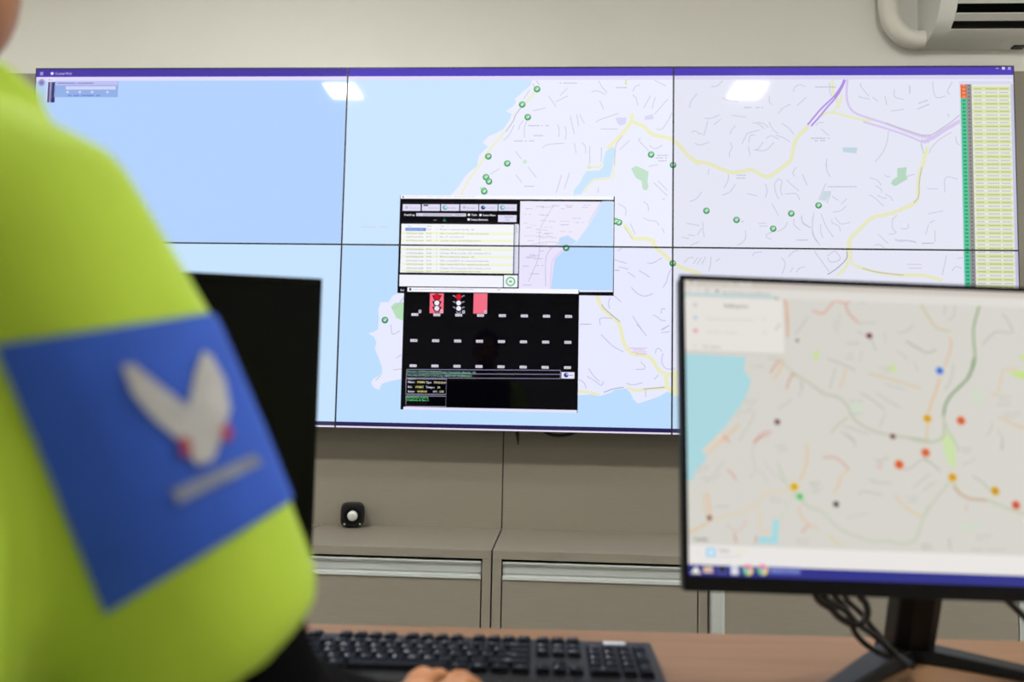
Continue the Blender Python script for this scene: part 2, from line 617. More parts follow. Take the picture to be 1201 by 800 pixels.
for pts, wd in [(c7([(465, 60), (458, 200), (480, 290), (540, 350), (680, 400), (800, 440), (1000, 515), (1110, 548), (1200, 545)]), 2.6),
                (c7([(600, 420), (800, 480), (950, 530), (1100, 590), (1164, 590)]), 2.4),
                (c9([(240, 595), (330, 550), (420, 490), (560, 410)]), 4.5)]:
    V.line(pts, wd, (224, 208, 248), 3)
V.line(c7([(438, 60), (410, 120), (350, 205), (250, 300), (180, 380), (125, 448)]), 2.0, PUR, 4)
V.line(c7([(446, 65), (418, 130), (365, 215), (290, 300), (225, 380), (155, 458)]), 2.0, PUR, 4)
V.line(c7([(440, 62), (412, 128), (352, 212)]), 3.2, (186, 150, 240), 4)
V.line(c14([(1165, 80), (1160, 130), (1100, 190), (1040, 230)]), 1.2, (176, 182, 190), 4)

# side streets
ST = [
    (c1, [[(825, 200), (890, 295)], [(920, 200), (985, 135)], [(885, 250), (990, 200)], [(690, 328), (800, 303)], [(1010, 370), (1045, 530)],
          [(1065, 355), (1080, 455)], [(1090, 360), (1130, 435)], [(900, 445), (915, 490), (910, 550)], [(965, 460), (975, 520), (965, 575)],
          [(775, 645), (820, 615), (960, 605)], [(1045, 600), (1060, 690)], [(1110, 595), (1140, 640), (1140, 690)], [(540, 670), (595, 740)],
          [(640, 410), (620, 470), (618, 555)], [(610, 410), (580, 450), (570, 490)], [(530, 450), (490, 530), (440, 580)],
          [(690, 95), (715, 150)], [(720, 70), (750, 110)], [(665, 150), (610, 230)]]),
    (c2, [[(305, 70), (340, 130), (380, 175)], [(245, 165), (300, 158), (365, 190)], [(315, 240), (350, 315)], [(280, 425), (340, 395), (475, 350)],
          [(320, 483), (470, 483)], [(595, 165), (620, 120), (660, 105)], [(595, 190), (625, 220), (640, 285)], [(750, 195), (690, 305)],
          [(790, 210), (760, 310)], [(780, 65), (880, 115)], [(930, 345), (905, 400), (850, 480), (800, 485)], [(900, 225), (840, 290), (785, 355)],
          [(510, 540), (465, 600), (450, 650), (440, 790)], [(570, 580), (485, 660)], [(665, 565), (650, 580), (735, 670)],
          [(740, 625), (790, 650), (855, 620)], [(230, 630), (230, 790)], [(330, 640), (328, 760)]]),
    (c3, [[(330, 140), (405, 95)], [(650, 80), (720, 170)], [(545, 145), (600, 215)], [(935, 150), (890, 300)], [(1005, 125), (960, 265)]]),
    (c4, [[(660, 75), (740, 60)], [(740, 195), (820, 280)], [(705, 215), (820, 325)], [(775, 355), (800, 350)], [(400, 395), (460, 430), (465, 495)],
          [(615, 375), (650, 400), (660, 455)], [(615, 510), (660, 535), (725, 545), (750, 580)], [(775, 600), (795, 645)], [(455, 590), (525, 700)],
          [(505, 560), (545, 655)], [(232, 255), (228, 300)]]),
    (c5, [[(130, 180), (80, 240), (60, 300)], [(250, 120), (300, 115), (345, 70)], [(340, 215), (380, 235), (480, 250)], [(745, 200), (745, 250), (765, 275)],
          [(820, 350), (860, 305), (925, 270)], [(980, 285), (1060, 210)], [(950, 165), (960, 130), (1000, 105), (1050, 120)], [(190, 392), (250, 390), (320, 360)],
          [(270, 445), (330, 400)], [(220, 415), (205, 470), (185, 540)], [(80, 510), (115, 500), (150, 525), (175, 520)], [(110, 605), (150, 620), (235, 595)],
          [(455, 455), (425, 490), (405, 530)], [(410, 595), (425, 640), (405, 680), (405, 720)], [(425, 365), (550, 383)], [(600, 430), (650, 440), (700, 480)],
          [(640, 425), (700, 440), (735, 470)], [(740, 420), (770, 480), (825, 525)], [(850, 435), (910, 475), (955, 530)], [(800, 535), (860, 555), (925, 595)],
          [(715, 565), (760, 540), (825, 570)], [(665, 490), (560, 520), (540, 550), (510, 610)], [(625, 535), (580, 540), (570, 600)], [(565, 630), (580, 715)],
          [(690, 595), (650, 650), (620, 660)], [(610, 660), (710, 665), (785, 595)]]),
    (c6, [[(230, 95), (220, 145)], [(395, 140), (390, 200), (355, 260)], [(455, 225), (410, 290), (340, 320)], [(170, 290), (120, 350), (65, 375)], [(550, 305), (640, 328)],
          [(710, 220), (725, 280), (710, 340)], [(820, 180), (790, 230), (800, 300), (825, 355)], [(820, 180), (850, 200), (840, 270), (855, 320)],
          [(890, 185), (940, 235), (1000, 285)], [(975, 80), (945, 125), (960, 160)], [(1025, 140), (1065, 230)], [(880, 310), (970, 308), (1005, 360)], [(765, 390), (825, 500)],
          [(40, 560), (150, 580)], [(175, 545), (180, 620), (190, 680)], [(165, 605), (130, 660)], [(60, 690), (0, 680)], [(50, 660), (110, 665)], [(70, 750), (145, 715)],
          [(540, 620), (540, 690), (500, 735), (470, 745)], [(770, 635), (720, 655), (725, 680), (760, 695)], [(900, 550), (870, 600), (815, 630)],
          [(955, 520), (955, 570), (1010, 620)], [(1020, 490), (1030, 550), (1100, 600)], [(1125, 470), (1110, 550)], [(1110, 600), (1115, 660), (1150, 720)]]),
    (c7, [[(580, 90), (580, 120), (650, 205)], [(555, 205), (655, 230)], [(680, 210), (725, 250)], [(785, 200), (800, 280)], [(865, 140), (870, 210), (945, 230)],
          [(995, 110), (995, 180)], [(835, 330), (950, 315)], [(1070, 262), (1150, 240)], [(1060, 315), (1164, 270)], [(815, 500), (800, 600), (760, 690), (700, 765)],
          [(1105, 560), (1095, 620), (1115, 690)], [(240, 480), (305, 540)], [(195, 455), (220, 430), (265, 428)], [(290, 735), (280, 800)], [(310, 90), (315, 160), (330, 200)]]),
    (c8, [[(285, 40), (290, 110), (320, 165)], [(80, 145), (120, 235)], [(280, 220), (220, 360)], [(320, 300), (290, 390)], [(335, 330), (390, 365)], [(460, 350), (410, 395)],
          [(455, 415), (400, 455), (340, 465)], [(240, 480), (280, 580), (345, 680)], [(240, 570), (235, 620), (255, 685)], [(360, 510), (400, 560), (430, 565), (490, 550)],
          [(330, 530), (340, 560), (390, 580), (405, 630)], [(655, 170), (720, 195), (755, 235)], [(705, 235), (750, 270), (760, 300)], [(650, 315), (700, 345), (775, 415)],
          [(720, 320), (770, 345), (800, 345)], [(785, 310), (830, 335), (855, 370)], [(780, 140), (800, 160), (830, 160)], [(970, 160), (1040, 140)],
          [(890, 490), (850, 530), (850, 600), (880, 640), (820, 655)], [(920, 600), (950, 610), (985, 595), (980, 560)], [(725, 650), (815, 735)],
          [(870, 695), (920, 715), (980, 705), (1050, 720)], [(695, 750), (740, 740), (785, 775)], [(170, 500), (170, 640), (230, 750)], [(70, 500), (85, 560), (150, 600)]]),
    (c9, [[(320, 75), (325, 150), (355, 215), (430, 200)], [(125, 115), (125, 180)], [(485, 80), (445, 160), (470, 190)], [(200, 265), (275, 235)], [(185, 315), (290, 268)],
          [(450, 350), (455, 380)], [(220, 590), (240, 690)], [(480, 510), (380, 570), (310, 640), (290, 690)], [(515, 545), (525, 600), (550, 620)]]),
    (c10, [[(300, 210), (305, 120), (380, 130)], [(195, 188), (260, 190)], [(200, 340), (290, 322)], [(205, 395), (240, 380)], [(200, 405), (185, 465)], [(240, 440), (240, 510)],
           [(0, 500), (60, 500), (130, 515)], [(310, 590), (285, 710)], [(345, 685), (365, 660), (405, 670)], [(375, 610), (410, 605)]]),
    (c12, [[(440, 180), (545, 210)], [(480, 240), (560, 260)], [(525, 65), (470, 105)], [(720, 205), (760, 210), (850, 165)], [(650, 270), (745, 330)], [(555, 285), (620, 330)],
           [(585, 415), (640, 470), (700, 490), (770, 470)], [(855, 415), (885, 370), (900, 310), (925, 260)], [(430, 480), (500, 540)], [(405, 500), (390, 550), (400, 600)],
           [(400, 640), (490, 710)], [(320, 735), (315, 690), (345, 675), (420, 680)], [(595, 660), (690, 800)], [(770, 650), (810, 670), (840, 695), (880, 700)],
           [(840, 640), (845, 600), (880, 600)], [(845, 780), (910, 740)]]),
    (c13, [[(630, 0), (715, 100)], [(840, 50), (910, 10)], [(840, 75), (915, 65)], [(790, 250), (800, 215), (825, 210), (845, 235)], [(855, 250), (845, 320), (880, 380), (960, 385)],
           [(325, 90), (430, 190), (520, 240)], [(665, 325), (700, 360), (690, 385), (625, 388)], [(220, 380), (265, 445), (315, 490)], [(205, 445), (280, 490), (330, 525), (345, 490)],
           [(135, 475), (180, 500), (200, 550)], [(545, 505), (600, 520), (680, 500)], [(780, 475), (815, 435)], [(708, 560), (708, 620)]]),
    (c14, [[(120, 155), (150, 125), (185, 120)], [(180, 160), (210, 120)], [(205, 165), (235, 120)], [(235, 165), (260, 115)], [(295, 115), (290, 170), (280, 210)], [(325, 145), (355, 125)],
           [(560, 110), (575, 90), (620, 85)], [(790, 115), (820, 85), (850, 75)], [(745, 120), (770, 160), (750, 225)], [(800, 215), (820, 185)], [(840, 215), (860, 190), (895, 180)],
           [(955, 80), (1000, 140), (1050, 210)], [(1040, 110), (1060, 95), (1085, 80), (1120, 115), (1110, 140), (1060, 150), (1040, 120)]]),
    (c11, [[(215, 170), (240, 160), (285, 100)], [(205, 270), (215, 330), (260, 310)], [(240, 480), (270, 460)], [(220, 555), (285, 545)], [(110, 620), (140, 590)]])]
for fn, arr in ST:
    for pts in arr:
        V.line(fn(pts), 0.85, GRY, 5)
for fn, pts in [(c7, [(790, 430), (900, 470), (1020, 510), (1120, 540)]), (c9, [(548, 365), (480, 420), (400, 475), (310, 530), (240, 535)]),
                (c1, [(590, 300), (545, 360), (520, 420), (460, 505)]), (c13, [(350, 585), (430, 555), (520, 540)]), (c13, [(690, 555), (780, 548), (870, 540)]),
                (c15, [(330, 205), (400, 225), (550, 243)]), (c8, [(1100, 80), (1078, 200), (1072, 330), (1030, 385)]), (c12, [(335, 560), (360, 600), (490, 710)]),
                (c2, [(448, 650), (440, 790)])]:
    V.line(fn(pts), 1.0, (190, 190, 196), 5)

# small place names: flat print too small to read in the photograph, set as fine dashes
def dashes(P, fn, x0, x1, y, col=(184, 184, 202), h=0.9, lv=6):
    a, b = fn([(x0, y), (x1, y)])
    n = max(3, int((b[0] - a[0]) / 2.1))
    rnd = random.Random(int(a[0] * 31 + a[1] * 17))
    for i in range(n):
        if rnd.random() < 0.12:
            continue
        t0, t1 = i / n, (i + 0.78) / n
        x, yy = a[0] + (b[0] - a[0]) * t0, a[1] + (b[1] - a[1]) * t0
        P.rect((x, yy - h * 0.6), (a[0] + (b[0] - a[0]) * t1, yy + h * rnd.uniform(0.3, 0.6)), col, lv)


for fn, x0, x1, y in [(c1, 920, 1070, 92), (c1, 650, 830, 455), (c1, 530, 705, 585), (c1, 700, 800, 540), (c2, 455, 550, 130), (c2, 790, 900, 708), (c2, 795, 890, 730), (c2, 800, 890, 755),
                      (c3, 620, 705, 245), (c5, 530, 710, 300), (c6, 465, 545, 150), (c6, 465, 545, 175), (c6, 975, 1075, 703), (c7, 190, 370, 125), (c7, 155, 315, 562), (c7, 185, 280, 582),
                      (c8, 295, 545, 248), (c8, 1090, 1164, 730), (c12, 150, 245, 730), (c12, 445, 485, 270), (c10, 150, 235, 518), (c6, 505, 545, 545)]:
    dashes(V, fn, x0, x1, y)
for fn, x0, x1, y in [(c6, 650, 720, 560), (c6, 660, 735, 585), (c13, 570, 720, 207), (c13, 600, 720, 222), (c13, 580, 720, 240), (c13, 610, 720, 256), (c15, 570, 650, 185), (c15, 580, 650, 205)]:
    dashes(V, fn, x0, x1, y, (222, 190, 214))
dashes(V, crop(400, 70, 2.9625), 72, 165, 581, (214, 205, 240))

# green check markers
MARK = [(629.9, 104.7), (612.5, 122.7), (619, 137.5), (572.8, 183.5), (595, 191.8), (570, 207.9), (573.5, 213), (568, 224.5), (763.6, 181.4), (789.4, 193.7), (828.5, 247.3), (863.8, 258),
        (906.8, 268.3), (928, 250.5), (960, 241), (726, 261), (722, 259.5), (789, 309), (451.5, 375.5)]


def marker(x, y, lv=8):
    V.disc((x, y), 3.9, (70, 130, 90), lv)
    V.disc((x, y - 0.2), 3.2, (92, 184, 118), lv + 0.4)
    V.disc((x, y - 1.0), 2.0, (150, 216, 166), lv + 0.8)
    V.line([(x - 1.5, y - 0.2), (x - 0.4, y + 1.2), (x + 1.9, y - 1.6)], 1.1, (240, 252, 244), lv + 1.2, smooth=False)


for q in MARK:
    marker(*q)

# application bar along the top, light strip below it
zt = (V.uv(408, 89.2)[1] + V.uv(789, 88.3)[1] + V.uv(1180, 89.0)[1]) / 3
zt2 = zt - .0155
V.rect_uv((-.01, zt), (4, ZTOP + .01), (84, 68, 188), 9)
V.rect_uv((-.01, zt2), (4, zt), (226, 222, 250), 9)
V.rect_uv((-.01, zt), (PW, ZTOP + .01), (121, 122, 171), 9.2)
V.rect_uv((-.01, zt2), (PW, zt), (236, 236, 252), 9.2)
tl = crop(30, 67.8, 8.0)
for k in range(3):
    V.rect(*tl([(138, 135 + k * 11), (166, 141 + k * 11)]), (220, 220, 245), 10)
V.disc(tl([(250, 148)])[0], 1.8, (235, 235, 255), 10)
V.text(tl([(275, 160)])[0], 2.9, 'Central Web', (235, 235, 255), 10, width=20)
V.disc(tl([(150, 235)])[0], 4.4, (200, 204, 214), 10)
V.disc(tl([(150, 235)])[0], 2.6, (170, 178, 196), 10.5)
V.rect(*tl([(205, 190), (275, 225)]), (240, 240, 252), 10)
V.text(tl([(215, 214)])[0], 1.6, 'Menu', (110, 110, 130), 11)
V.rect(*tl([(203, 228), (213, 420)]), (240, 240, 252), 10)
V.rect(*tl([(213, 228), (232, 420)]), (110, 118, 130), 10)
V.rect(*tl([(232, 228), (243, 420)]), (230, 232, 245), 10)
V.rect(*tl([(243, 228), (272, 420)]), (104, 112, 120), 10)
V.rect(*tl([(275, 222), (865, 370)]), (182, 211, 234), 10)
V.rect(*tl([(285, 222), (865, 257)]), (214, 220, 244), 10.5)
dashes(V, tl, 300, 640, 240, (130, 140, 170), 0.9, 11)
V.rect(*tl([(380, 268), (845, 298)]), (226, 232, 250), 10.5)
for x in (395, 510, 625, 770):
    V.disc(tl([(x, 322)])[0], 1.4, (232, 236, 252), 11)
dashes(V, tl, 400, 700, 355, (120, 145, 200), 0.9, 11)
# window buttons at the right end of the bar
V.rect((1168, 79.8), (1171, 80.6), (214, 208, 245), 10)
V.rect((1175, 78.4), (1178.6, 81.6), (224, 220, 250), 10)
V.line([(1182, 78.4), (1185.4, 81.8)], 0.9, (214, 208, 245), 10)
V.line([(1182, 81.8), (1185.4, 78.4)], 0.9, (214, 208, 245), 10)

# status table at the right edge
XA = V.uv(1126.3, 100)[0]
XB = V.uv(1133.2, 100)[0]
XC = V.uv(1139.3, 100)[0]
XE = V.uv(1185, 100)[0]
zA, zO, zE = V.uv(1130, 99)[1], V.uv(1130, 115.3)[1], ZBOT + 0.03
V.rect_uv((XA - .004, zA + 0.012), (4, zE - .01), (226, 226, 250), 7)
V.rect_uv((XA, zA), (XB, zO), (238, 112, 62), 8)
V.rect_uv((XA, zO), (XB, zE), (92, 208, 160), 8)
V.rect_uv((XB, zA), (XC, zE), (156, 154, 152), 8)
V.rect_uv((XE, zA), (4, zE), (206, 206, 232), 8)
V.rect_uv((XC, zA), (XE, zE), (238, 240, 236), 8)
rowp = (V.uv(1160, 104.2)[1] - V.uv(1160, 113.0)[1])
z = V.uv(1160, 104.2)[1]
i = 0
while z > zE:
    V.rect_uv((XC + .002, z - rowp * 0.29), (XE - .002, z + rowp * 0.29), (228, 234, 178), 8.5)
    for zz, cc in ((z, (190, 196, 140)), (z - rowp / 2, (194, 198, 206))):
        for f0, f1 in ((0.06, 0.26), (0.36, 0.66), (0.71, 0.95)):
            x0, x1 = XC + (XE - XC) * f0, XC + (XE - XC) * f1
            for k in range(5):
                V.rect_uv((x0 + (x1 - x0) * k / 5, zz - .0022), (x0 + (x1 - x0) * (k + .8) / 5, zz + .0022), cc, 9)
    z -= rowp
zz = zA - 0.004
while zz > zE:
    V.rect_uv((XA + .006, zz - .0035), (XB - .004, zz + .0035), (58, 160, 118) if zz < zO else (250, 160, 120), 9)
    V.rect_uv((XB + .006, zz - .003), (XC - .006, zz + .003), (118, 116, 116), 9)
    zz -= rowp / 2

# ---- first application window
BK, LAV, WH = (12, 9, 16), (226, 222, 246), (244, 246, 255)
p1 = crop(465, 225, 6.667)
R1 = lambda a, b, c, d, col, lv: V.rect(*p1([(a, b), (c, d)]), col, lv)
V.rect((469.5, 229), (719.7, 347), BK, 12)
V.rect((470, 229), (719.7, 234.5), (250, 250, 255), 12.5)
dashes(V, p1, 75, 620, 38, (214, 214, 232), 0.7, 13)
R1(46, 33, 60, 47, (130, 150, 180), 13)
# small map on its right side
V.rect((610.3, 236), (718.8, 342.6), (238, 236, 253), 12.6)
V.poly([(706.5, 236), (718.8, 236), (718.8, 342.6), (646, 342.6), (648.5, 318), (651, 303), (668, 288.5), (676, 284), (688, 268), (698, 252)], (202, 228, 255), 12.8)
V.poly([(656, 279), (666, 276), (676, 283), (664, 292), (655, 290)], (196, 222, 252), 12.8)
V.line([(645.5, 340), (646.5, 318), (650, 302), (668, 288)], 1.0, (236, 214, 232), 13)
rnd = random.Random(3)
for k in range(120):
    x, y = rnd.uniform(613, 700), rnd.uniform(240, 340)
    if x > 706 - (y - 236) * 0.85 - 8 or (y > 295 and x > 638):
        continue
    dashes(V, crop(0, 0, 1), x, x + rnd.uniform(5, 11), y, rnd.choice([(196, 190, 214), (222, 198, 222), (200, 200, 222)]), 0.8, 13.2)
for q in ([(620, 330), (632, 300), (634, 268), (650, 240)], [(612, 290), (640, 284), (664, 286)], [(690, 262), (700, 245), (705, 237)], [(640, 336), (641, 300), (655, 285)]):
    V.line(q, 0.8, (214, 206, 232), 13)
V.rect((610.3, 339.5), (718.8, 342.6), (240, 240, 252), 13.3)
marker(664, 290.8, 14)
# tool bar buttons
R1(40, 85, 960, 92, (74, 70, 86), 12.7)
for k, (a, b) in enumerate([(50, 188), (200, 340), (350, 490), (500, 640), (648, 790), (798, 940)]):
    R1(a, 97, b, 150, LAV, 13)
    q = p1([(a + 30, 123)])[0]
    if k in (2, 5):
        V.disc(q, 2.8, (96, 176, 190), 13.5)
        V.disc((q[0] + .8, q[1] - .4), 1.5, (206, 232, 240), 14)
    elif k == 4:
        V.disc(q, 2.6, (52, 70, 130), 13.5)
        V.disc((q[0] + 1, q[1] - 1), 1.2, (150, 190, 220), 14)
    elif k == 1:
        R1(a + 12, 101, a + 48, 112, (40, 36, 44), 13.5)
    else:
        V.disc(q, 1.6, (186, 190, 210), 13.5)
for a, s in ((105, 'Pontos'), (255, 'Relatório'), (398, 'Atualizar'), (545, 'Mensagem'), (698, 'Consultar'), (848, 'Detectores')):
    V.text(p1([(a, 132)])[0], 2.0, s, (168, 166, 196), 14, width=11)
V.text(p1([(60, 187)])[0], 2.3, 'Data/Log', WH, 14, width=12, bold=.2)
R1(155, 167, 545, 193, (216, 214, 232), 13)
dashes(V, p1, 165, 540, 181, (160, 158, 180), 1.0, 14)
for (x, y), s, wd in (((567, 180), 'Tudo', 7), ((657, 182), 'Somar Fluxo', 15), ((565, 217), 'Somar Alternado', 20)):
    V.disc(p1([(x, y)])[0], 1.5, WH, 14)
    V.text(p1([(x + 17, y + 8)])[0], 2.3, s, WH, 14, width=wd, bold=.2)
R1(795, 182, 938, 237, LAV, 13)
dashes(V, p1, 845, 915, 200, (168, 166, 196), 0.9, 14)
dashes(V, p1, 850, 900, 220, (168, 166, 196), 0.9, 14)
dashes(V, p1, 290, 315, 222, (120, 150, 130), 0.9, 14)
V.poly(p1([(360, 233), (375, 205), (390, 233)]), (52, 110, 80), 14)
R1(40, 240, 960, 246, (74, 70, 86), 12.7)
# log list
R1(40, 250, 950, 641, (246, 248, 252), 13)
R1(918, 252, 926, 641, (130, 128, 140), 13.6)
R1(926, 252, 945, 641, (228, 228, 244), 13.6)
R1(928, 258, 944, 320, (206, 206, 228), 13.8)
V.text(p1([(88, 273)])[0], 1.6, 'Data', (140, 140, 160), 14)
V.text(p1([(242, 273)])[0], 1.6, 'Hora', (140, 140, 160), 14)
V.text(p1([(345, 273)])[0], 1.6, 'Log', (140, 140, 160), 14)
rows = [294, 325, 352, 382, 420, 450, 480, 508, 538, 567, 597, 623]
msg = ['Monitor Comunicação Alterada - OK', 'Falha Comando/MCU: Erro executar/sua telemetria', 'Plano 17 : em 2024 v 017', 'Calendário: Local. OK 02/07/2024 00:00:00',
       'Solicitado: Modo Local Aut. CTC: 00:00:00 x 17 / 4', 'Calendário: Local. OK 02/07/2024 00:00:00', 'Solicitado: Modo Local Aut. CTC: 00:00:00 x 17 / 4',
       'Monitor Comunicação Alterada - OK', 'Falha Comando/MCU: Erro executar/sua telemetria', 'Falha Comando/MCU: Erro executar/sua telemetria',
       'Solicitado: Modo Local Aut. CTC: 00:00:00 x 17 / 4', 'Calendário: Local. OK 02/07/2024 00:00:00']
mw = [40, 57, 28, 48, 58, 48, 59, 40, 57, 57, 59, 47]
for k, y in enumerate(rows):
    if k % 2:
        R1(42, y - 13, 912, y + 14, (243, 247, 212), 13.4)
    tc_ = (146, 146, 140) if k % 2 else (140, 138, 152)
    if k == 0:
        R1(70, y - 13, 230, y + 13, (110, 150, 222), 13.6)
    V.text(p1([(75, y + 6)])[0], 1.8, '02/07/2024 08:38', (200, 215, 245) if k == 0 else tc_, 14, width=20)
    V.text(p1([(232, y + 6)])[0], 1.8, '00:00', tc_, 14, width=6.4)
    V.text(p1([(310, y + 6)])[0], 1.8, '0', tc_, 14)
    V.text(p1([(340, y + 6)])[0], 1.8, msg[k], tc_, 14, width=mw[k])
R1(25, 648, 832, 748, (246, 248, 254), 13)
R1(840, 652, 946, 748, (246, 248, 254), 13)
q = p1([(892, 702)])[0]
V.disc(q, 5.6, (120, 210, 130), 14, n=20, r2=4.0)
V.rect((q[0] - 1.6, q[1] - 1.2), (q[0] + 1.6, q[1] + 1.2), (140, 200, 150), 14)
V.text(p1([(30, 776)])[0], 2.4, 'Sel 1', WH, 14, width=7, bold=.2)

# ---- second application window (signal phases)
p2 = crop(460, 330, 5.0)
R2 = lambda a, b, c, d, col, lv: V.rect(*p2([(a, b), (c, d)]), col, lv)
R2(70, 40, 1087, 772, (5, 4, 9), 16)
R2(90, 35, 1092, 73, (250, 250, 255), 16.5)
R2(66, 735, 1083, 772, (236, 234, 250), 16.5)
R2(100, 40, 112, 54, (90, 100, 120), 17)
dashes(V, p2, 125, 480, 48, (206, 206, 224), 0.7, 17)
V.disc(p2([(625, 44)])[0], 1.8, (170, 170, 190), 17, r2=1.2)
PINK = (247, 143, 143)
R2(222, 70, 300, 188, PINK, 17)
R2(478, 70, 556, 190, PINK, 17)
for x, bodycol in ((262, (30, 14, 20)), (390, (5, 4, 9))):
    for k, y in enumerate((92, 127, 159)):
        if x == 390:
            for sx in (-1, 1):
                V.line(p2([(x + sx * 16, y + 4), (x + sx * 24, y - 6), (x + sx * 34, y - 8)]), 1.0, (190, 190, 200), 17.3, smooth=False)
        else:
            V.poly(p2([(x - 28, y - 10), (x + 28, y - 10), (x + 16, y + 16), (x - 16, y + 16)]), bodycol, 17.2)
        V.disc(p2([(x, y)])[0], 4.0, bodycol, 17.4)
        V.disc(p2([(x, y)])[0], 3.4 if k == 0 else 2.9, (222, 44, 52) if k == 0 else (244, 244, 250), 17.6)
    V.line(p2([(x - 14, 178), (x, 188), (x + 14, 178)]), 0.8, (190, 190, 200) if x == 390 else bodycol, 17.6)
for yy, xs in ((195, (133, 262, 390, 518, 646, 775, 905, 1034)), (347, (127, 255, 384, 512, 641, 770, 900, 1030)), (495, (123, 251, 380, 509, 638, 768, 897, 1028))):
    for k, x in enumerate(xs):
        y = yy + k * 1.6
        R2(x - 20, y - 8, x + 20, y + 8, (232, 230, 236), 17.5)
        V.text(p2([(x - 16, y + 5)])[0], 1.9, '%02d:%02d' % (k + 1, (k * 7 + yy) % 60), (90, 88, 96), 18, width=6.4)
for x, y in ((162, 177), (290, 177), (418, 180), (547, 180)):
    R2(x - 6, y - 9, x + 7, y + 9, (236, 234, 240), 17.8)
    R2(x - 2, y - 5, x + 3, y + 5, (120, 116, 124), 18)
for y in (517, 541, 566):
    V.line(p2([(86, y), (988, y + 5)]), 0.7, (170, 168, 184), 17.2)
V.line(p2([(86, 517), (83, 566)]), 0.7, (170, 168, 184), 17.2)
V.line(p2([(988, 522), (986, 571)]), 0.7, (170, 168, 184), 17.2)
R2(88, 520, 490, 537, (34, 74, 54), 17.3)
R2(88, 541, 470, 557, (34, 74, 54), 17.3)
V.text(p2([(90, 534)])[0], 2.2, 'Solicitado: 02/07/2024 08:38:08 Monitor Comunicação Alterada - OK', (176, 232, 190), 18, width=80)
V.text(p2([(90, 555)])[0], 2.2, 'Hora Atu: 02/07/2024 17:00:12 Seg. GRINT-INT INTERSEÇÃO', (176, 232, 190), 18, width=75)
R2(993, 532, 1068, 571, (236, 236, 248), 17.5)
V.disc(p2([(1020, 550)])[0], 2.8, (58, 92, 160), 18)
V.disc(p2([(1026, 546)])[0], 1.2, (190, 214, 236), 18.4)
dashes(V, p2, 1040, 1060, 552, (150, 150, 170), 0.9, 18)
for a, b, c, d in ((82, 571, 318, 663), (82, 671, 316, 735)):
    V.line(p2([(a, b), (c, b + 3), (c - 2, d), (a - 2, d - 2), (a, b)]), 0.7, (190, 188, 200), 17.4, smooth=False)
V.text(p2([(96, 576)])[0], 1.8, 'Anel 1', WH, 18, width=7)
for x, y, s, col in ((92, 596, 'Plano:', WH), (146, 597, 'PMAN', (244, 240, 150)), (198, 598, 'Tipo:', WH), (243, 599, 'TP/CICLO', (238, 236, 190)), (92, 624, 'Est:', WH), (136, 625, 'START', (244, 240, 150)),
                     (198, 626, 'Tempo:', WH), (264, 627, '30', (244, 240, 190)), (92, 651, 'Inicio:', WH), (147, 651, '00:00:00', (244, 240, 150)), (238, 652, 'OT:', WH), (274, 653, 'OFF', (244, 240, 190))):
    V.text(p2([(x, y)])[0], 2.3, s, col, 18, bold=.15)
V.text(p2([(86, 686)])[0], 2.2, '02/07/2024 17:00:10', (130, 226, 140), 18, width=25, bold=.2)
V.text(p2([(86, 700)])[0], 2.2, 'Sequência de fase: 1', (130, 226, 140), 18, width=25, bold=.2)

# task bar and light line at the foot of the picture
V.rect_uv((-.01, ZBOT + .0065), (4, ZBOT + .0215), (70, 66, 96), 19)
V.rect_uv((-.01, ZBOT), (4, ZBOT + .0065), (238, 234, 244), 19)

PANEL_LABEL = [['upper left display of the video wall, showing open blue sea', 'upper middle display of the video wall, showing the coastline and a lagoon',
                'upper right display of the video wall, with the green status table'],
               ['lower left display of the video wall, behind the switched-off monitor', 'lower middle display of the video wall, with the black traffic signal window',
                'lower right display of the video wall, mostly behind the lit monitor']]
GAIN = [[1.0, 1.0, 0.92], [1.0, 1.0, 0.92]]
GAMMA = [[(1.6, 1.9, 1.1), (1, 1, 1), (1, 1, 1)], [(1.1, 1.1, 1), (1.35, 1.4, 1.1), (1.1, 1.1, 1)]]        # the six displays are not calibrated alike
BZ = 0.0027
for r in range(2):
    for c in range(3):
        xa, xb = c * PW, (c + 1) * PW
        zb = ZM if r == 0 else ZBOT
        za = zb + PH
        t = thing('display_panel', PANEL_LABEL[r][c], 'display', ((xa + xb) / 2, 0.05, zb), 0, 'video wall displays')
        MB().box(xa + .0006, xb - .0006, 0.006, 0.085, zb + .0006, za - .0006).build('housing', M_BLACK, t)
        fr = MB()
        bt = 0.0045 if r == 0 else BZ
        bb = BZ if r == 0 else 0.0008
        for q in ((xa + .0004, xb - .0004, za - bt, za - .0004), (xa + .0004, xb - .0004, zb + .0004, zb + bb), (xa + .0004, xa + BZ, zb + bb, za - bt), (xb - BZ, xb - .0004, zb + bb, za - bt)):
            fr.box(q[0], q[1], -0.003, 0.006, q[2], q[3])
        fr.build('bezel', M_BEZELV, t)
        V.build((xa + BZ, xb - BZ, zb + bb, za - bt), 'screen', M_VSCREEN, t, GAIN[r][c], GAMMA[r][c])
        for k in (0.25, 0.75):
            x = xa + (xb - xa) * k
            MB().box(x - .05, x + .05, 0.085, YB, zb + .1, za - .1).build('wall_bracket', M_BLACK, t)

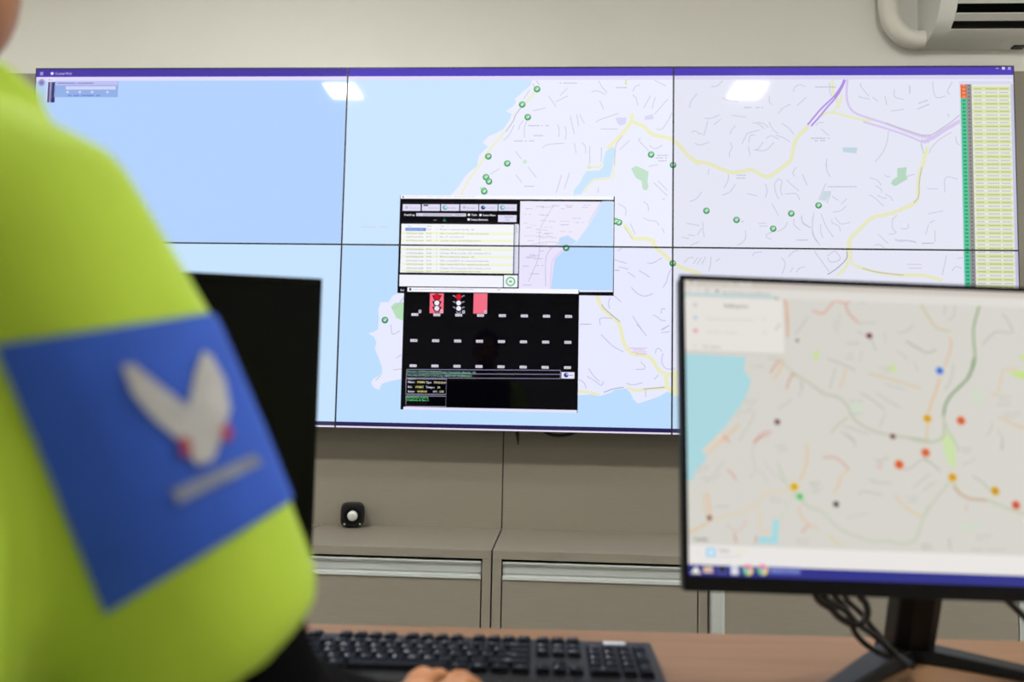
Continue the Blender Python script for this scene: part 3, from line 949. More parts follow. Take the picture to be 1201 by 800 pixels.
# ================================================================== CABINETS
CX = [0.463, 1.143, 1.823, 2.503, 4.36]
CL = ['taupe cabinet left of the speaker, behind the switched-off monitor', 'taupe cabinet carrying the small black speaker, aluminium profile on its drawer',
      'taupe cabinet right of the seam below the video wall, long aluminium drawer profile', 'taupe sliding-door cabinet behind the lit monitor, with upright aluminium profile']
for i in range(4):
    xa, xb = CX[i] + .0025, CX[i + 1] - .0025
    t = thing('cabinet', CL[i], 'cabinet', ((xa + xb) / 2, (YC + YB) / 2, 0), 0, 'cabinets along the wall')
    th = 0.028
    MB().box(xa, xb, YC, YB - .001, LEDGE - th, LEDGE).build('top', M_TAUPE, t, bevel=.0012)
    MB().box(xa, xa + th, YC, YB - .001, 0.06, LEDGE - th).build('side_panel', M_TAUPE, t, bevel=.0012)
    MB().box(xb - th, xb, YC, YB - .001, 0.06, LEDGE - th).build('side_panel', M_TAUPE, t, bevel=.0012)
    MB().box(xa + .02, xb - .02, YC + .04, YB - .03, 0.0, 0.06).build('plinth', M_BLACK, t)
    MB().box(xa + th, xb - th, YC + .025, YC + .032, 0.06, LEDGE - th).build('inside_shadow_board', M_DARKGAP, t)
    if i < 3:
        x0, x1 = xa + th + .004, xb - th - .004
        zt_ = LEDGE - th - .0085
        for k, (z0, z1) in enumerate(((0.325, zt_), (0.066, 0.318))):
            d = MB().box(x0, x1, YC + .002, YC + .02, z0, z1 - .056).build('drawer', M_TAUPE, t, bevel=.001)
            h = MB()
            prof = [(0.020, 0.0), (0.000, 0.0), (-.001, -.003), (0.0005, -.007), (0.0075, -.011), (0.0095, -.036), (0.0125, -.040), (0.0125, -.043), (-.004, -.045), (-.005, -.053), (-.002, -.056), (0.020, -.056)]
            h.prism(prof, x0, x1, lambda p, tt: Vector((tt, YC + .002 + p[0], z1 + p[1])))
            h.build('handle_profile', M_ALU, d)
    else:
        xm = (xa + xb) / 2
        zt_ = LEDGE - th - .004
        for sd in (0, 1):
            x0, x1 = (xa + .004, xm - .002) if sd == 0 else (xm + .002, xb - .004)
            hx0, hx1 = x0, x0 + .040
            d = MB().box(hx1, x1, YC - .018, YC, 0.066, LEDGE - .004).build('door', M_TAUPE, t, bevel=.001)
            prof = [(0.0, 0.0), (0.0, -.016), (0.003, -.018), (0.030, -.013), (0.034, -.018), (0.040, -.020), (0.040, 0.0)]
            MB().prism(prof, 0.066, LEDGE - .004, lambda p, tt: Vector((hx0 + p[0], YC + p[1], tt))).build('handle_profile', M_ALU, d)

# ================================================================== MINI SPEAKER
sp = atz(413, 618, LEDGE)
sx, sy = sp.x, sp.y
t = thing('mini_speaker', 'small black rounded cube speaker with silver cone on the cabinet top', 'speaker', (sx, sy, LEDGE), 0)
b_ = MB()
ringv = []
N = 40
def squircle(a, r, e=4.2):
    c_, s_ = math.cos(a), math.sin(a)
    k = (abs(c_) ** e + abs(s_) ** e) ** (-1 / e)
    return (r * k * c_, r * k * s_)
levels = [(-.040, .030), (-.038, .037), (-.030, .0415), (-.010, .0435), (.03, .0430), (.05, .040), (.056, .032)]
vs_, fs_ = [], []
for (yy, rr) in levels:
    for k in range(N):
        x, z = squircle(2 * math.pi * k / N, rr)
        vs_.append((sx + x, sy + yy, LEDGE + .0445 + z))
for j in range(len(levels) - 1):
    for k in range(N):
        k2 = (k + 1) % N
        fs_.append((j * N + k, j * N + k2, (j + 1) * N + k2, (j + 1) * N + k))
fs_.append(tuple(range(N)))
fs_.append(tuple((len(levels) - 1) * N + k for k in range(N)))
b_.add(vs_, fs_)
b_.build('cabinet_shell', M_BLACK, t, smooth=40)
zc = LEDGE + .0455
g = MB()
for r_, yy in ((.0335, -.0405),):
    g.tube([(sx, sy - .039, zc), (sx, sy - .0425, zc)], [.033, .0315], 28)
g.build('driver_ring', M_BEZEL, t, smooth=40)
MB().tube([(sx, sy - .0425, zc), (sx, sy - .0455, zc), (sx, sy - .0485, zc), (sx, sy - .050, zc)], [.0188, .018, .013, .004], 24).build('cone', M_SILVER, t, smooth=60)
for s_ in (-1, 1):
    MB().ball((sx + s_ * .028, sy - .0405, LEDGE + .0155), (.0035, .002, .0035), 10, 6).build('screw', M_SILVER, t, smooth=60)
MB().box(sx - .02, sx + .02, sy - .025, sy + .03, LEDGE, LEDGE + .004).build('foot_pad', M_RUBBER, t)
t.rotation_euler.z = 0.235          # faces the desk

# cables peeking out below the displays
q = [aty(606.5, 506, .06), aty(607.5, 513, .06), aty(607.6, 522, .06)]
tag(MB().tube(q, [.008, .006, .002], 8).build('cable_tie', M_RUBBER, None, smooth=60), 'short black strap end hanging below the lower middle display', 'strap')
q = [aty(636, 504, .05), aty(645, 509.5, .05), aty(656, 511, .05), aty(668, 509.5, .05), aty(680, 504.5, .05)]
tag(MB().tube(spline(q), .006, 8).build('cable_loop', M_RUBBER, None, smooth=60), 'black cable loop sagging just under the lower middle display', 'cable')

# ================================================================== AIR CONDITIONER
ax0, ax1, az = 3.373, 4.20, 2.431
t = thing('air_conditioner', 'white split air conditioner with open louvre at top right of wall', 'air conditioner', ((ax0 + ax1) / 2, YW, az), 0)
ap = [(0, 0), (.050, .0005), (.092, .007), (.128, .024), (.158, .048), (.180, .078), (.194, .112), (.202, .15), (.205, .20), (.202, .27), (.185, .295), (0, .297)]
AX = lambda p, tt: Vector((tt, YW - p[0], az + p[1]))
ap_in = [(0, 0), (.050, .0005), (.092, .007), (.128, .024), (.124, .030), (.090, .06), (.10, .105), (.178, .116), (.194, .112), (.202, .15), (.205, .20), (.202, .27), (.185, .295), (0, .297)]
lx0, lx1 = ax0 + .062, ax1 - .062
MB().prism(ap, ax0, ax0 + .012, AX).build('end_cap', M_ACW, t, smooth=30)
MB().prism(ap, ax1 - .012, ax1, AX).build('end_cap', M_ACW, t, smooth=30)
ap2 = [(a * 0.985, b + (.002 if b < .2 else -.002)) for a, b in ap]
b_ = MB()
b_.prism(ap2, ax0 + .012, lx0, AX)
b_.prism(ap2, lx1, ax1 - .012, AX)
b_.prism([(a * 0.985, b + (.002 if b < .2 else -.002)) for a, b in ap_in], lx0, lx1, AX)
b_.build('body', M_ACW, t, smooth=30)
MB().prism([(.123, .028), (.089, .062), (.099, .107), (.172, .115), (.168, .111), (.106, .100), (.097, .064), (.128, .033)], lx0 + .001, lx1 - .001, AX).build('air_outlet', M_DARKGAP, t)
for a0, a1 in (((.138, .052), (.166, .066)),):
    d_ = Vector((a1[0] - a0[0], a1[1] - a0[1]))
    MB().prism([(a0[0], a0[1]), (a1[0], a1[1]), (a1[0] - .003, a1[1] + .005), (a0[0] - .003, a0[1] + .005)], lx0 + .004, lx1 - .004, AX).build('louvre', M_ACW, t)
MB().prism([(.178, .098), (.190, .110), (.186, .114), (.172, .104)], lx0 + .002, lx1 - .002, AX).build('louvre', M_ACW, t)
MB().box(ax0 + .33, ax0 + .37, YW - .045, YW - .02, az - .004, az + .002).build('latch', M_BLACK, t)
MB().box(ax0 + .075, ax0 + .19, YW - .2012, YW - .199, az + .150, az + .158).build('printed_label', mat('blue_grey_print', (0.35, 0.45, 0.6, 1), 0.5), t)
# insulated pipe beside it
pp = [aty(1041.5, -60, .10), aty(1041, -15, .10), aty(1041, 5, .10), aty(1045, 25, .10), aty(1056, 40, .10), aty(1066, 45.5, .10), Vector((ax0 - .022, .098, aty(1080, 47, .098).z)), Vector((ax0 - .0006, .098, aty(1080, 47, .098).z))]
tag(MB().tube(spline(pp, 8), .034, 18).build('pipe_sleeve', M_PIPE, None, smooth=60), 'cream insulated pipe bending into the side of the air conditioner', 'pipe')

# ================================================================== DESK
dk = thing('desk', 'pale brown wood laminate desk under keyboard and monitors', 'desk', (2.2, -1.78, 0), 0.040)
DM = Matrix.Translation((2.2, -1.78, 0)) @ Matrix.Rotation(0.040, 4, 'Z')
MB().box(-1.45, 1.35, -0.62, 0.0, DESK - .025, DESK, DM).build('worktop', M_WOOD, dk, bevel=.0015)
for x in (-1.43, 1.31):
    MB().box(x, x + .025, -0.60, -.03, 0, DESK - .025, DM).build('side_panel', M_WOOD, dk)
MB().box(-1.405, 1.31, -.075, -.055, 0.40, DESK - .025, DM).build('modesty_panel', M_WOOD, dk)

# ================================================================== KEYBOARD
KO = Vector((1.700, -1.915, DESK))
KRZ = 0.022
KW, KD = 0.446, 0.150
kb = thing('keyboard', 'black full-size computer keyboard on the wooden desk', 'keyboard', KO, KRZ)
KM = Matrix.Translation(KO) @ Matrix.Rotation(KRZ, 4, 'Z')
prof = [(0, .0), (-KD, .0), (-KD - .004, .004), (-KD - .003, .011), (-KD + .006, .014), (-.012, .021), (-.003, .020), (0, .016)]
MB().prism(prof, 0, KW, lambda p, tt: KM @ Vector((tt, p[0], p[1]))).build('case', M_BLACK, kb, bevel=.002)
U_ = 0.0190
ktop = lambda y: .0145 + (y + KD) / KD * .0065
KMESH = {}


def key_mesh(wu, hu):
    if (wu, hu) in KMESH:
        return KMESH[(wu, hu)]
    w_, h_ = wu * U_ - .0022, hu * U_ - .0022
    m_ = MB()
    lv = [(0, 0, 0), (.0008, .0006, .002), (.0020, .0015, .0046), (.0032, .0025, .0051)]
    vs2 = []
    for (ix, iy, z) in lv:
        vs2 += [(-w_ / 2 + ix, -h_ / 2 + iy, z), (w_ / 2 - ix, -h_ / 2 + iy, z), (w_ / 2 - ix, h_ / 2 - iy, z), (-w_ / 2 + ix, h_ / 2 - iy, z)]
    fs2 = []
    for j in range(3):
        for k in range(4):
            k2 = (k + 1) % 4
            fs2.append((j * 4 + k, j * 4 + k2, j * 4 + 4 + k2, j * 4 + 4 + k))
    fs2 += [(3, 2, 1, 0), (12, 13, 14, 15)]
    m_.add(vs2, fs2)
    me = m_.mesh('key')
    me.materials.append(M_KEY)
    KMESH[(wu, hu)] = me
    return me


LEG = {}


def legend_mesh(s):
    if s in LEG:
        return LEG[s]
    tr, wd = text_tris(s)
    sc = 0.0072 if len(s) < 2 else 0.0045
    verts, faces = [], []
    for tt in tr:
        n0 = len(verts)
        verts += [(-.0055 + a * sc, -.0015 + b * sc, .0053) for a, b in tt]
        faces.append((n0, n0 + 1, n0 + 2))
    me = bpy.data.meshes.new('legend')
    me.from_pydata(verts, [], faces)
    me.materials.append(M_LEGEND)
    LEG[s] = me
    return me


def key(cx, cy, wu=1.0, hu=1.0, s=''):
    o = bpy.data.objects.new('key', key_mesh(wu, hu))
    COL.objects.link(o)
    o.parent = kb
    slope = math.atan2(.0065, KD)
    o.location = (cx, cy, ktop(cy))
    o.rotation_euler = (slope, 0, 0)
    if s:
        l = bpy.data.objects.new('legend', legend_mesh(s))
        COL.objects.link(l)
        l.parent = o


RX = .009
rowy = [-.017, -.043, -.062, -.081, -.100, -.119]
main = [
    [('Esc', 1), ('', -1)] + [('F%d' % k, 1) for k in (1, 2, 3, 4)] + [('', -.5)] + [('F%d' % k, 1) for k in (5, 6, 7, 8)] + [('', -.5)] + [('F%d' % k, 1) for k in (9, 10, 11, 12)],
    [(c_, 1) for c_ in "'1234567890-="] + [('Back', 2)],
    [('Tab', 1.5)] + [(c_, 1) for c_ in 'QWERTYUIOP'] + [('`', 1), ('[', 1), ('', 1.5)],
    [('Caps', 1.75)] + [(c_, 1) for c_ in 'ASDFGHJKL'] + [('Ç', 1), ('~', 1), ('Enter', 2.25)],
    [('Shift', 2.25)] + [(c_, 1) for c_ in 'ZXCVBNM,.'] + [(';', 1), ('Shift', 2.75)],
    [('Ctrl', 1.25), ('Win', 1.25), ('Alt', 1.25), ('', 6.25), ('Alt', 1.25), ('Win', 1.25), ('Fn', 1.25), ('Ctrl', 1.25)]]
for r_, rw in enumerate(main):
    x = RX
    for s_, wu in rw:
        if wu < 0:
            x += -wu * U_
            continue
        key(x + wu * U_ / 2, rowy[r_], wu, 1, s_)
        x += wu * U_
nx = RX + 15.25 * U_
for r_, rw in enumerate((('Prt', 'Scr', 'Pau'), ('Ins', 'Hom', 'PgU'), ('Del', 'End', 'PgD'), None, (None, '^', None), ('<', 'v', '>'))):
    if rw:
        for k, s_ in enumerate(rw):
            if s_:
                key(nx + (k + .5) * U_, rowy[r_], 1, 1, s_)
px_ = nx + 3.25 * U_
for r_, rw in zip(range(1, 6), (('Num', '/', '*', '-'), ('7', '8', '9'), ('4', '5', '6'), ('1', '2', '3'), None)):
    if rw:
        for k, s_ in enumerate(rw):
            key(px_ + (k + .5) * U_, rowy[r_], 1, 1, s_)
key(px_ + 3.5 * U_, (rowy[2] + rowy[3]) / 2, 1, 2, '+')
key(px_ + 3.5 * U_, (rowy[4] + rowy[5]) / 2, 1, 2, 'Ent')
key(px_ + U_, rowy[5], 2, 1, '0')
key(px_ + 2.5 * U_, rowy[5], 1, 1, ',')
MB().box(px_ + .024, px_ + .052, -.022, -.013, .0195, .0218, KM).build('indicator_label', M_LEGEND, kb)

# ================================================================== MONITORS
def basis(yaw, tilt, roll):
    u = Vector((math.cos(roll), 0, -math.sin(roll)))
    v = Vector((math.sin(roll), 0, math.cos(roll)))
    n = Vector((0, -1, 0))
    T = Matrix(((1, 0, 0), (0, math.cos(tilt), math.sin(tilt)), (0, -math.sin(tilt), math.cos(tilt))))
    Zr = Matrix.Rotation(yaw, 3, 'Z')
    return [Zr @ (T @ a) for a in (u, v, n)]


def monitor(label, TL, bas, W_, H_, base, base_rz, spread, splay, scr):
    u, v, n = bas
    t = thing('monitor', label, 'monitor', base, base_rz)
    P = lambda a, b, c: TL + u * a - v * b + n * c          # a right, b down, c towards viewer
    def slab(mb, a0, a1, b0, b1, c0, c1):
        p = [P(a, b, c) for c in (c0, c1) for b in (b0, b1) for a in (a0, a1)]
        mb.add(p, [(0, 2, 3, 1), (4, 5, 7, 6), (0, 1, 5, 4), (2, 6, 7, 3), (0, 4, 6, 2), (1, 3, 7, 5)])
        return mb
    slab(MB(), 0.0005, W_ - .0005, .0005, H_ - .0005, -.022, -.004).build('back_shell', M_BLACK, t, bevel=.003)
    slab(MB(), W_ * .2, W_ * .8, H_ * .25, H_ * .85, -.05, -.022).build('electronics_bulge', M_BLACK, t, bevel=.01)
    bl, bt, bb = .0058, .0062, .0165
    fr = MB()
    slab(fr, 0, W_, 0, bt, -.004, 0)
    slab(fr, 0, W_, H_ - bb, H_, -.004, .001)
    slab(fr, 0, bl, bt, H_ - bb, -.004, 0)
    slab(fr, W_ - bl, W_, bt, H_ - bb, -.004, 0)
    fr.build('bezel', M_BEZEL, t)
    if scr is None:
        slab(MB(), bl, W_ - bl, bt, H_ - bb, -.004, -.0015).build('screen', M_OFF, t)
    else:
        slab(MB(), bl, W_ - bl, bt, H_ - bb, -.004, -.0025).build('screen_backing', M_OFF, t)
        scr.build((bl, W_ - bl, -(H_ - bb), -bt), 'screen', M_MSCREEN, t)
    # slanted neck and V-shaped foot
    cb = Vector(base)
    top = P(W_ / 2, H_ * .62, -.048)
    d = Vector((math.cos(base_rz), math.sin(base_rz), 0))
    e = Vector((-d.y, d.x, 0))
    nk = MB()
    foot = cb + Vector((0, 0, .014))
    wn, dn = .0275, .016
    prof = [(-wn, -dn), (-wn * .45, -dn * 1.5), (wn * .45, -dn * 1.5), (wn, -dn), (wn, dn), (-wn, dn)]
    vs3 = [foot + d * a + e * b for a, b in prof] + [top + d * a + e * b for a, b in prof]
    m_ = len(prof)
    nk.add(vs3, [(i, (i + 1) % m_, m_ + (i + 1) % m_, m_ + i) for i in range(m_)] + [tuple(range(m_)), tuple(range(m_, 2 * m_))])
    nk.build('stand_neck', M_BLACK, t, bevel=.003)
    hub = MB()
    hub.prism([(-.034, -.022), (.034, -.022), (.034, .026), (-.034, .026)], 0.0, .016, lambda p, tt: cb + d * p[0] + e * p[1] + Vector((0, 0, tt)))
    hub.build('stand_hub', M_BLACK, t, bevel=.004)
    for s_ in (-1, 1):
        dirv = (d * (s_ * math.sin(splay)) - e * math.cos(splay)).normalized()
        side = Vector((-dirv.y, dirv.x, 0))
        L = MB()
        q0, q1 = cb + d * (s_ * .012), cb + d * (s_ * .012) + dirv * spread
        vs4 = []
        for q_, w2, h2 in ((q0, .026, .017), (q0.lerp(q1, .5), .021, .013), (q1, .016, .008)):
            vs4 += [q_ + side * w2, q_ - side * w2, q_ - side * w2 * .8 + Vector((0, 0, h2)), q_ + side * w2 * .8 + Vector((0, 0, h2))]
        fs4 = []
        for j in range(2):
            for k in range(4):
                k2 = (k + 1) % 4
                fs4.append((j * 4 + k, j * 4 + k2, j * 4 + 4 + k2, j * 4 + 4 + k))
        fs4 += [(0, 1, 2, 3), (8, 9, 10, 11)]
        L.add(vs4, fs4)
        L.build('stand_leg', M_BLACK, t, bevel=.002)
    return t


# picture of the lit monitor
TLr = atd(797, 322, .98)
br_ = basis(.0662, .1576, .0163)
Q = Pic(TLr, br_[0], br_[1], br_[2])
Q.O = Q.O - Q.n * .0018
MAPC = (212, 210, 202)
Q.rect_uv((-.1, -.5), (.8, .1), MAPC, 0)
mA, mB_, m1, m2 = crop(790, 310, 5.714), crop(990, 310, 5.69), crop(800, 400, 6.667), crop(930, 400, 6.667)
m3, m4, m5, m6 = crop(1060, 330, 7.27), crop(1060, 420, 7.27), crop(800, 510, 5.714), crop(930, 510, 5.714)
m7, m8, m9 = crop(1060, 510, 5.714), crop(900, 340, 6.667), crop(800, 600, 6.0)
MS = (170, 214, 222)
Q.poly(m1([(-40, 95), (500, 125), (480, 220), (540, 310), (500, 430), (440, 530), (350, 650), (230, 780)]) + m5([(130, 105), (165, 150), (140, 190), (90, 240), (75, 300), (20, 310)]), MS, 1)
Q.poly(m5([(610, 570), (645, 570), (640, 730), (505, 725), (520, 680), (600, 690)]), (160, 216, 224), 1)
for fn, q in [(m8, [(355, 530), (385, 460), (405, 535)]), (m2, [(770, 180), (810, 210), (790, 240), (755, 230)]), (m4, [(890, 115), (1100, 110), (1100, 185), (960, 165)]), (m3, [(985, 640), (1100, 600), (1100, 680), (1010, 670)]),
              (m7, [(250, 0), (330, 0), (350, 170), (330, 240), (300, 190), (270, 100)])]:
    Q.poly(fn(q), (196, 222, 130) if fn != m7 else (200, 222, 166), 1.4)
for fn, q in [(m7, [(360, 590), (520, 590), (510, 640), (380, 650)]), (m2, [(450, 460), (540, 470), (545, 570), (450, 560)]), (m4, [(560, 260), (700, 280), (680, 400), (580, 380)])]:
    Q.poly(fn(q), (208, 214, 198), 1.2)
GG, OR_, RD, PG = (184, 190, 168), (226, 186, 136), (214, 140, 132), (150, 176, 130)
for fn, pts, wd, col in [
    (m3, [(645, 205), (620, 290), (595, 400), (597, 520), (608, 640), (590, 740), (545, 810)], 2.4, (140, 168, 118)),
    (m4, [(600, 0), (560, 150), (480, 240), (400, 320), (355, 400), (340, 490)], 2.6, (122, 152, 106)),
    (m4, [(340, 490), (345, 600), (330, 680), (200, 720), (0, 670)], 2.2, (182, 190, 160)),
    (m4, [(355, 560), (400, 660), (450, 740), (470, 800)], 2.2, (188, 196, 168)),
    (m2, [(-20, 250), (100, 310), (240, 410), (340, 435), (420, 500), (470, 600), (560, 670), (680, 720), (900, 755), (1067, 775)], 2.2, GG),
    (m6, [(0, 390), (100, 480), (200, 520), (300, 620), (420, 680), (540, 715), (640, 712), (740, 735), (830, 690), (870, 560), (914, 470)], 2.2, (196, 200, 184)),
    (m7, [(0, 735), (80, 700), (130, 560), (200, 450), (280, 350), (330, 290)], 2.6, (196, 202, 182)),
    (m7, [(330, 320), (380, 390), (440, 425), (560, 440), (700, 495), (806, 530)], 2.4, (186, 198, 168)),
    (m7, [(330, 345), (380, 400), (450, 432), (560, 440)], 1.8, (206, 150, 126)),
    (m5, [(640, 190), (690, 310), (760, 395), (850, 480), (914, 500)], 2.2, (196, 202, 182)),
    (m5, [(720, 370), (600, 385), (540, 410), (490, 460), (400, 520), (280, 545), (190, 590)], 2.2, (222, 204, 176)),
    (m5, [(760, 400), (720, 460), (670, 540), (650, 640)], 1.6, (204, 210, 190)),
    (m5, [(40, 660), (120, 620), (190, 565), (185, 480), (170, 390)], 1.8, OR_), (m5, [(150, 400), (155, 480), (170, 560)], 1.4, OR_),
    (m5, [(300, 0), (240, 60), (170, 130)], 2.0, (230, 196, 160)), (m5, [(265, -10), (200, 60), (140, 110)], 1.6, (232, 210, 180)),
    (m5, [(275, 5), (320, 50)], 1.4, RD), (m5, [(580, 0), (520, 20), (480, 60)], 1.4, RD), (m5, [(480, 60), (472, 140), (490, 230), (450, 290)], 1.1, (196, 192, 186)),
    (m5, [(300, 235), (340, 265), (360, 305)], 1.4, RD), (m5, [(830, 60), (840, 140), (820, 240), (785, 305)], 1.7, OR_), (m5, [(550, 180), (600, 250), (680, 310)], 1.0, (196, 192, 186)),
    (m5, [(500, 235), (540, 260), (575, 325)], 1.0, (196, 192, 186)), (m5, [(280, 175), (160, 330)], 1.0, (190, 186, 180)), (m5, [(250, 260), (205, 310)], 1.0, (190, 186, 180)),
    (m5, [(500, 490), (520, 560), (530, 640), (575, 665)], 1.5, (232, 200, 160)), (m5, [(425, 565), (415, 610), (360, 645), (290, 600)], 1.3, (222, 180, 172)), (m5, [(350, 660), (362, 725)], 1.6, RD),
    (m5, [(500, 680), (490, 725)], 1.6, RD), (m5, [(790, 480), (790, 530), (850, 600), (914, 630)], 1.5, OR_), (m5, [(850, 605), (800, 655)], 1.2, RD),
    (m6, [(200, 155), (270, 150), (330, 185), (375, 235)], 1.4, RD), (m6, [(375, 235), (320, 280), (300, 350), (270, 390)], 1.5, OR_),
    (m6, [(345, 5), (395, 30), (420, 80)], 1.0, (176, 176, 166)), (m6, [(510, 300), (570, 320), (660, 325)], 1.0, (176, 176, 166)), (m6, [(440, 400), (470, 380), (600, 402)], 1.0, (176, 176, 166)),
    (m6, [(360, 560), (430, 540), (510, 525)], 1.0, (206, 190, 190)), (m6, [(680, 405), (740, 470), (800, 520), (870, 550)], 1.5, OR_), (m6, [(740, 240), (800, 215), (870, 165), (914, 185)], 1.2, (184, 180, 168)),
    (m6, [(235, 670), (310, 745)], 1.8, (220, 200, 140)), (m6, [(550, 165), (590, 175), (640, 150)], 1.0, (170, 172, 166)), (m6, [(810, 350), (900, 275)], 1.0, (184, 182, 172)),
    (m7, [(130, 155), (190, 195), (245, 245)], 1.1, (160, 160, 150)), (m7, [(60, 355), (175, 260)], 1.0, (184, 182, 172)), (m7, [(130, 375), (210, 315)], 1.0, (184, 182, 172)),
    (m7, [(460, 275), (520, 315), (575, 370)], 1.0, (160, 160, 150)), (m7, [(390, 200), (440, 185), (480, 150)], 1.0, (184, 182, 172)), (m7, [(660, 30), (650, 100)], 1.0, (184, 182, 172)), (m7, [(300, 690), (315, 770)], 1.0, (170, 170, 160)),
    (m7, [(420, 465), (420, 515)], 1.6, (220, 180, 176)),
    (m8, [(350, 160), (390, 175), (430, 188), (480, 140), (530, 88), (610, 105), (650, 88)], 1.6, (222, 150, 136)), (m8, [(610, 110), (640, 190), (715, 260)], 1.6, RD), (m8, [(135, 75), (150, 150), (160, 370)], 2.0, (216, 160, 130)),
    (m8, [(150, 90), (170, 260)], 1.4, (224, 196, 160)),
    (m8, [(320, 215), (270, 280), (215, 350)], 1.0, (180, 178, 172)), (m8, [(530, 230), (520, 310)], .9, (188, 186, 180)), (m8, [(565, 190), (545, 340)], .9, (188, 186, 180)), (m8, [(815, 390), (850, 480)], 1.0, (176, 178, 160)),
    (m8, [(700, 325), (770, 355)], 1.0, (180, 178, 172)), (m8, [(720, 265), (790, 255), (850, 262)], 1.0, (180, 178, 172)), (m8, [(1010, 335), (1080, 325), (1150, 270)], 1.0, (180, 178, 172)),
    (m8, [(470, 540), (580, 580), (690, 630)], 1.1, (172, 170, 158)), (m8, [(610, 615), (600, 680), (570, 770)], 1.5, (222, 186, 150)), (m8, [(535, 610), (510, 690), (485, 770)], 1.0, (180, 178, 172)),
    (m8, [(740, 480), (720, 560)], .9, (186, 184, 178)), (m8, [(790, 655), (900, 680), (1060, 730), (1200, 770)], 1.4, (214, 184, 136)), (m8, [(1080, 400), (1200, 465)], 1.1, (166, 168, 150)), (m8, [(1010, 480), (1060, 510), (1100, 550)], 1.0, (186, 184, 178)),
    (m8, [(1150, 560), (1180, 645)], 1.0, (186, 184, 178)), (m8, [(915, 330), (925, 410)], .9, (186, 184, 178)), (m8, [(90, 550), (20, 650)], 1.6, RD), (m8, [(130, 540), (90, 640), (50, 700)], 1.8, OR_), (m8, [(210, 655), (175, 700), (150, 775)], 1.6, RD),
    (m8, [(0, 535), (90, 545), (150, 600), (250, 680), (340, 740)], 1.4, (196, 190, 170)), (m8, [(260, 700), (268, 770)], 1.0, (186, 184, 178)),
    (m8, [(920, 735), (1080, 785)], 1.0, (180, 184, 196)),
    (m3, [(0, 185), (60, 185)], 1.6, OR_), (m3, [(100, 185), (140, 190), (200, 290), (280, 395), (400, 430)], 1.7, (206, 186, 144)), (m3, [(390, 480), (405, 540), (380, 640), (345, 730)], 1.7, (222, 182, 142)),
    (m4, [(310, 170), (270, 290), (230, 400), (210, 470)], 2.2, (222, 184, 138)), (m4, [(205, 560), (190, 700)], 2.0, (222, 190, 146)), (m4, [(425, 50), (400, 190), (350, 270)], 1.0, (178, 178, 170)),
    (m3, [(20, 515), (120, 570), (200, 610), (280, 580)], 1.2, (168, 170, 152)), (m3, [(355, 200), (345, 290)], 1.0, (182, 182, 172)), (m3, [(435, 200), (430, 290), (375, 335)], 1.0, (182, 182, 172)),
    (m3, [(840, 275), (890, 340), (935, 445)], 1.1, (172, 170, 168)), (m3, [(670, 540), (740, 465), (800, 430), (910, 445)], 1.1, (172, 170, 168)),
    (m4, [(960, 80), (940, 100), (850, 105), (825, 210), (795, 305), (740, 305)], 1.5, (218, 192, 158)), (m4, [(800, 500), (900, 545), (960, 580), (1040, 590)], 1.8, (222, 186, 146)),
    (m4, [(755, 545), (740, 620), (700, 665)], 1.0, (182, 182, 172)), (m4, [(790, 615), (840, 670), (840, 790)], 1.0, (182, 182, 172)),
    (m2, [(530, 405), (620, 460), (715, 535)], 1.1, (172, 170, 162)), (m2, [(650, 400), (740, 465), (840, 520)], 1.1, (180, 178, 170)), (m2, [(725, 560), (700, 620), (675, 680)], 1.0, (184, 184, 176)),
    (m2, [(430, 600), (370, 640), (295, 720)], 1.3, (180, 182, 160)), (m2, [(390, 670), (450, 680), (590, 730)], 1.1, (178, 180, 176)), (m2, [(375, 710), (440, 740), (490, 795)], 1.0, (178, 178, 166)),
    (m1, [(450, 650), (390, 710), (310, 790)], 1.8, OR_), (m1, [(570, 570), (520, 660), (440, 790)], 1.0, (188, 184, 174)), (m1, [(430, 600), (450, 555), (575, 555)], .9, (190, 188, 178)), (m1, [(480, 460), (590, 462)], .9, (190, 188, 178)),
    (m1, [(855, 460), (750, 535)], 1.0, (182, 180, 172)), (m1, [(700, 715), (640, 715), (560, 790)], 1.4, RD), (m1, [(930, 310), (940, 370), (910, 435)], 1.0, (182, 180, 172))]:
    Q.line(fn(pts), wd, col, 2)
for fn, x0, x1, y in [(m1, 545, 640, 198), (m1, 480, 590, 490), (m1, 500, 560, 525), (m2, 415, 475, 105), (m2, 410, 475, 138), (m2, 420, 520, 18), (m2, 675, 760, 208), (m2, 685, 770, 240), (m2, 445, 545, 470), (m2, 450, 545, 570),
                      (m5, 90, 180, 215), (m5, 100, 170, 245), (m5, 130, 180, 290), (m5, 630, 700, 75), (m5, 640, 710, 105), (m5, 210, 320, 482), (m5, 590, 655, 422), (m5, 590, 700, 448), (m5, 860, 914, 325), (m5, 870, 914, 350), (m5, 870, 910, 380),
                      (m6, 110, 190, 322), (m6, 115, 200, 350), (m6, 130, 190, 378), (m6, 760, 850, 420), (m6, 770, 830, 448), (m6, 20, 110, 705), (m6, 30, 100, 730), (m6, 870, 914, 735), (m6, 870, 914, 760),
                      (m7, 390, 465, 95), (m7, 395, 460, 120), (m7, 470, 605, 675), (m7, 490, 560, 705), (m7, 120, 200, 738), (m7, 120, 200, 762), (m7, 450, 680, 770), (m8, 720, 790, 102), (m8, 620, 720, 420), (m4, 800, 920, 325), (m4, 810, 910, 362), (m4, 790, 950, 400), (m4, 850, 1000, 472), (m4, 860, 960, 508), (m4, 490, 590, 775)]:
    dashes(Q, fn, x0, x1, y, (176, 176, 168), 1.1, 3)
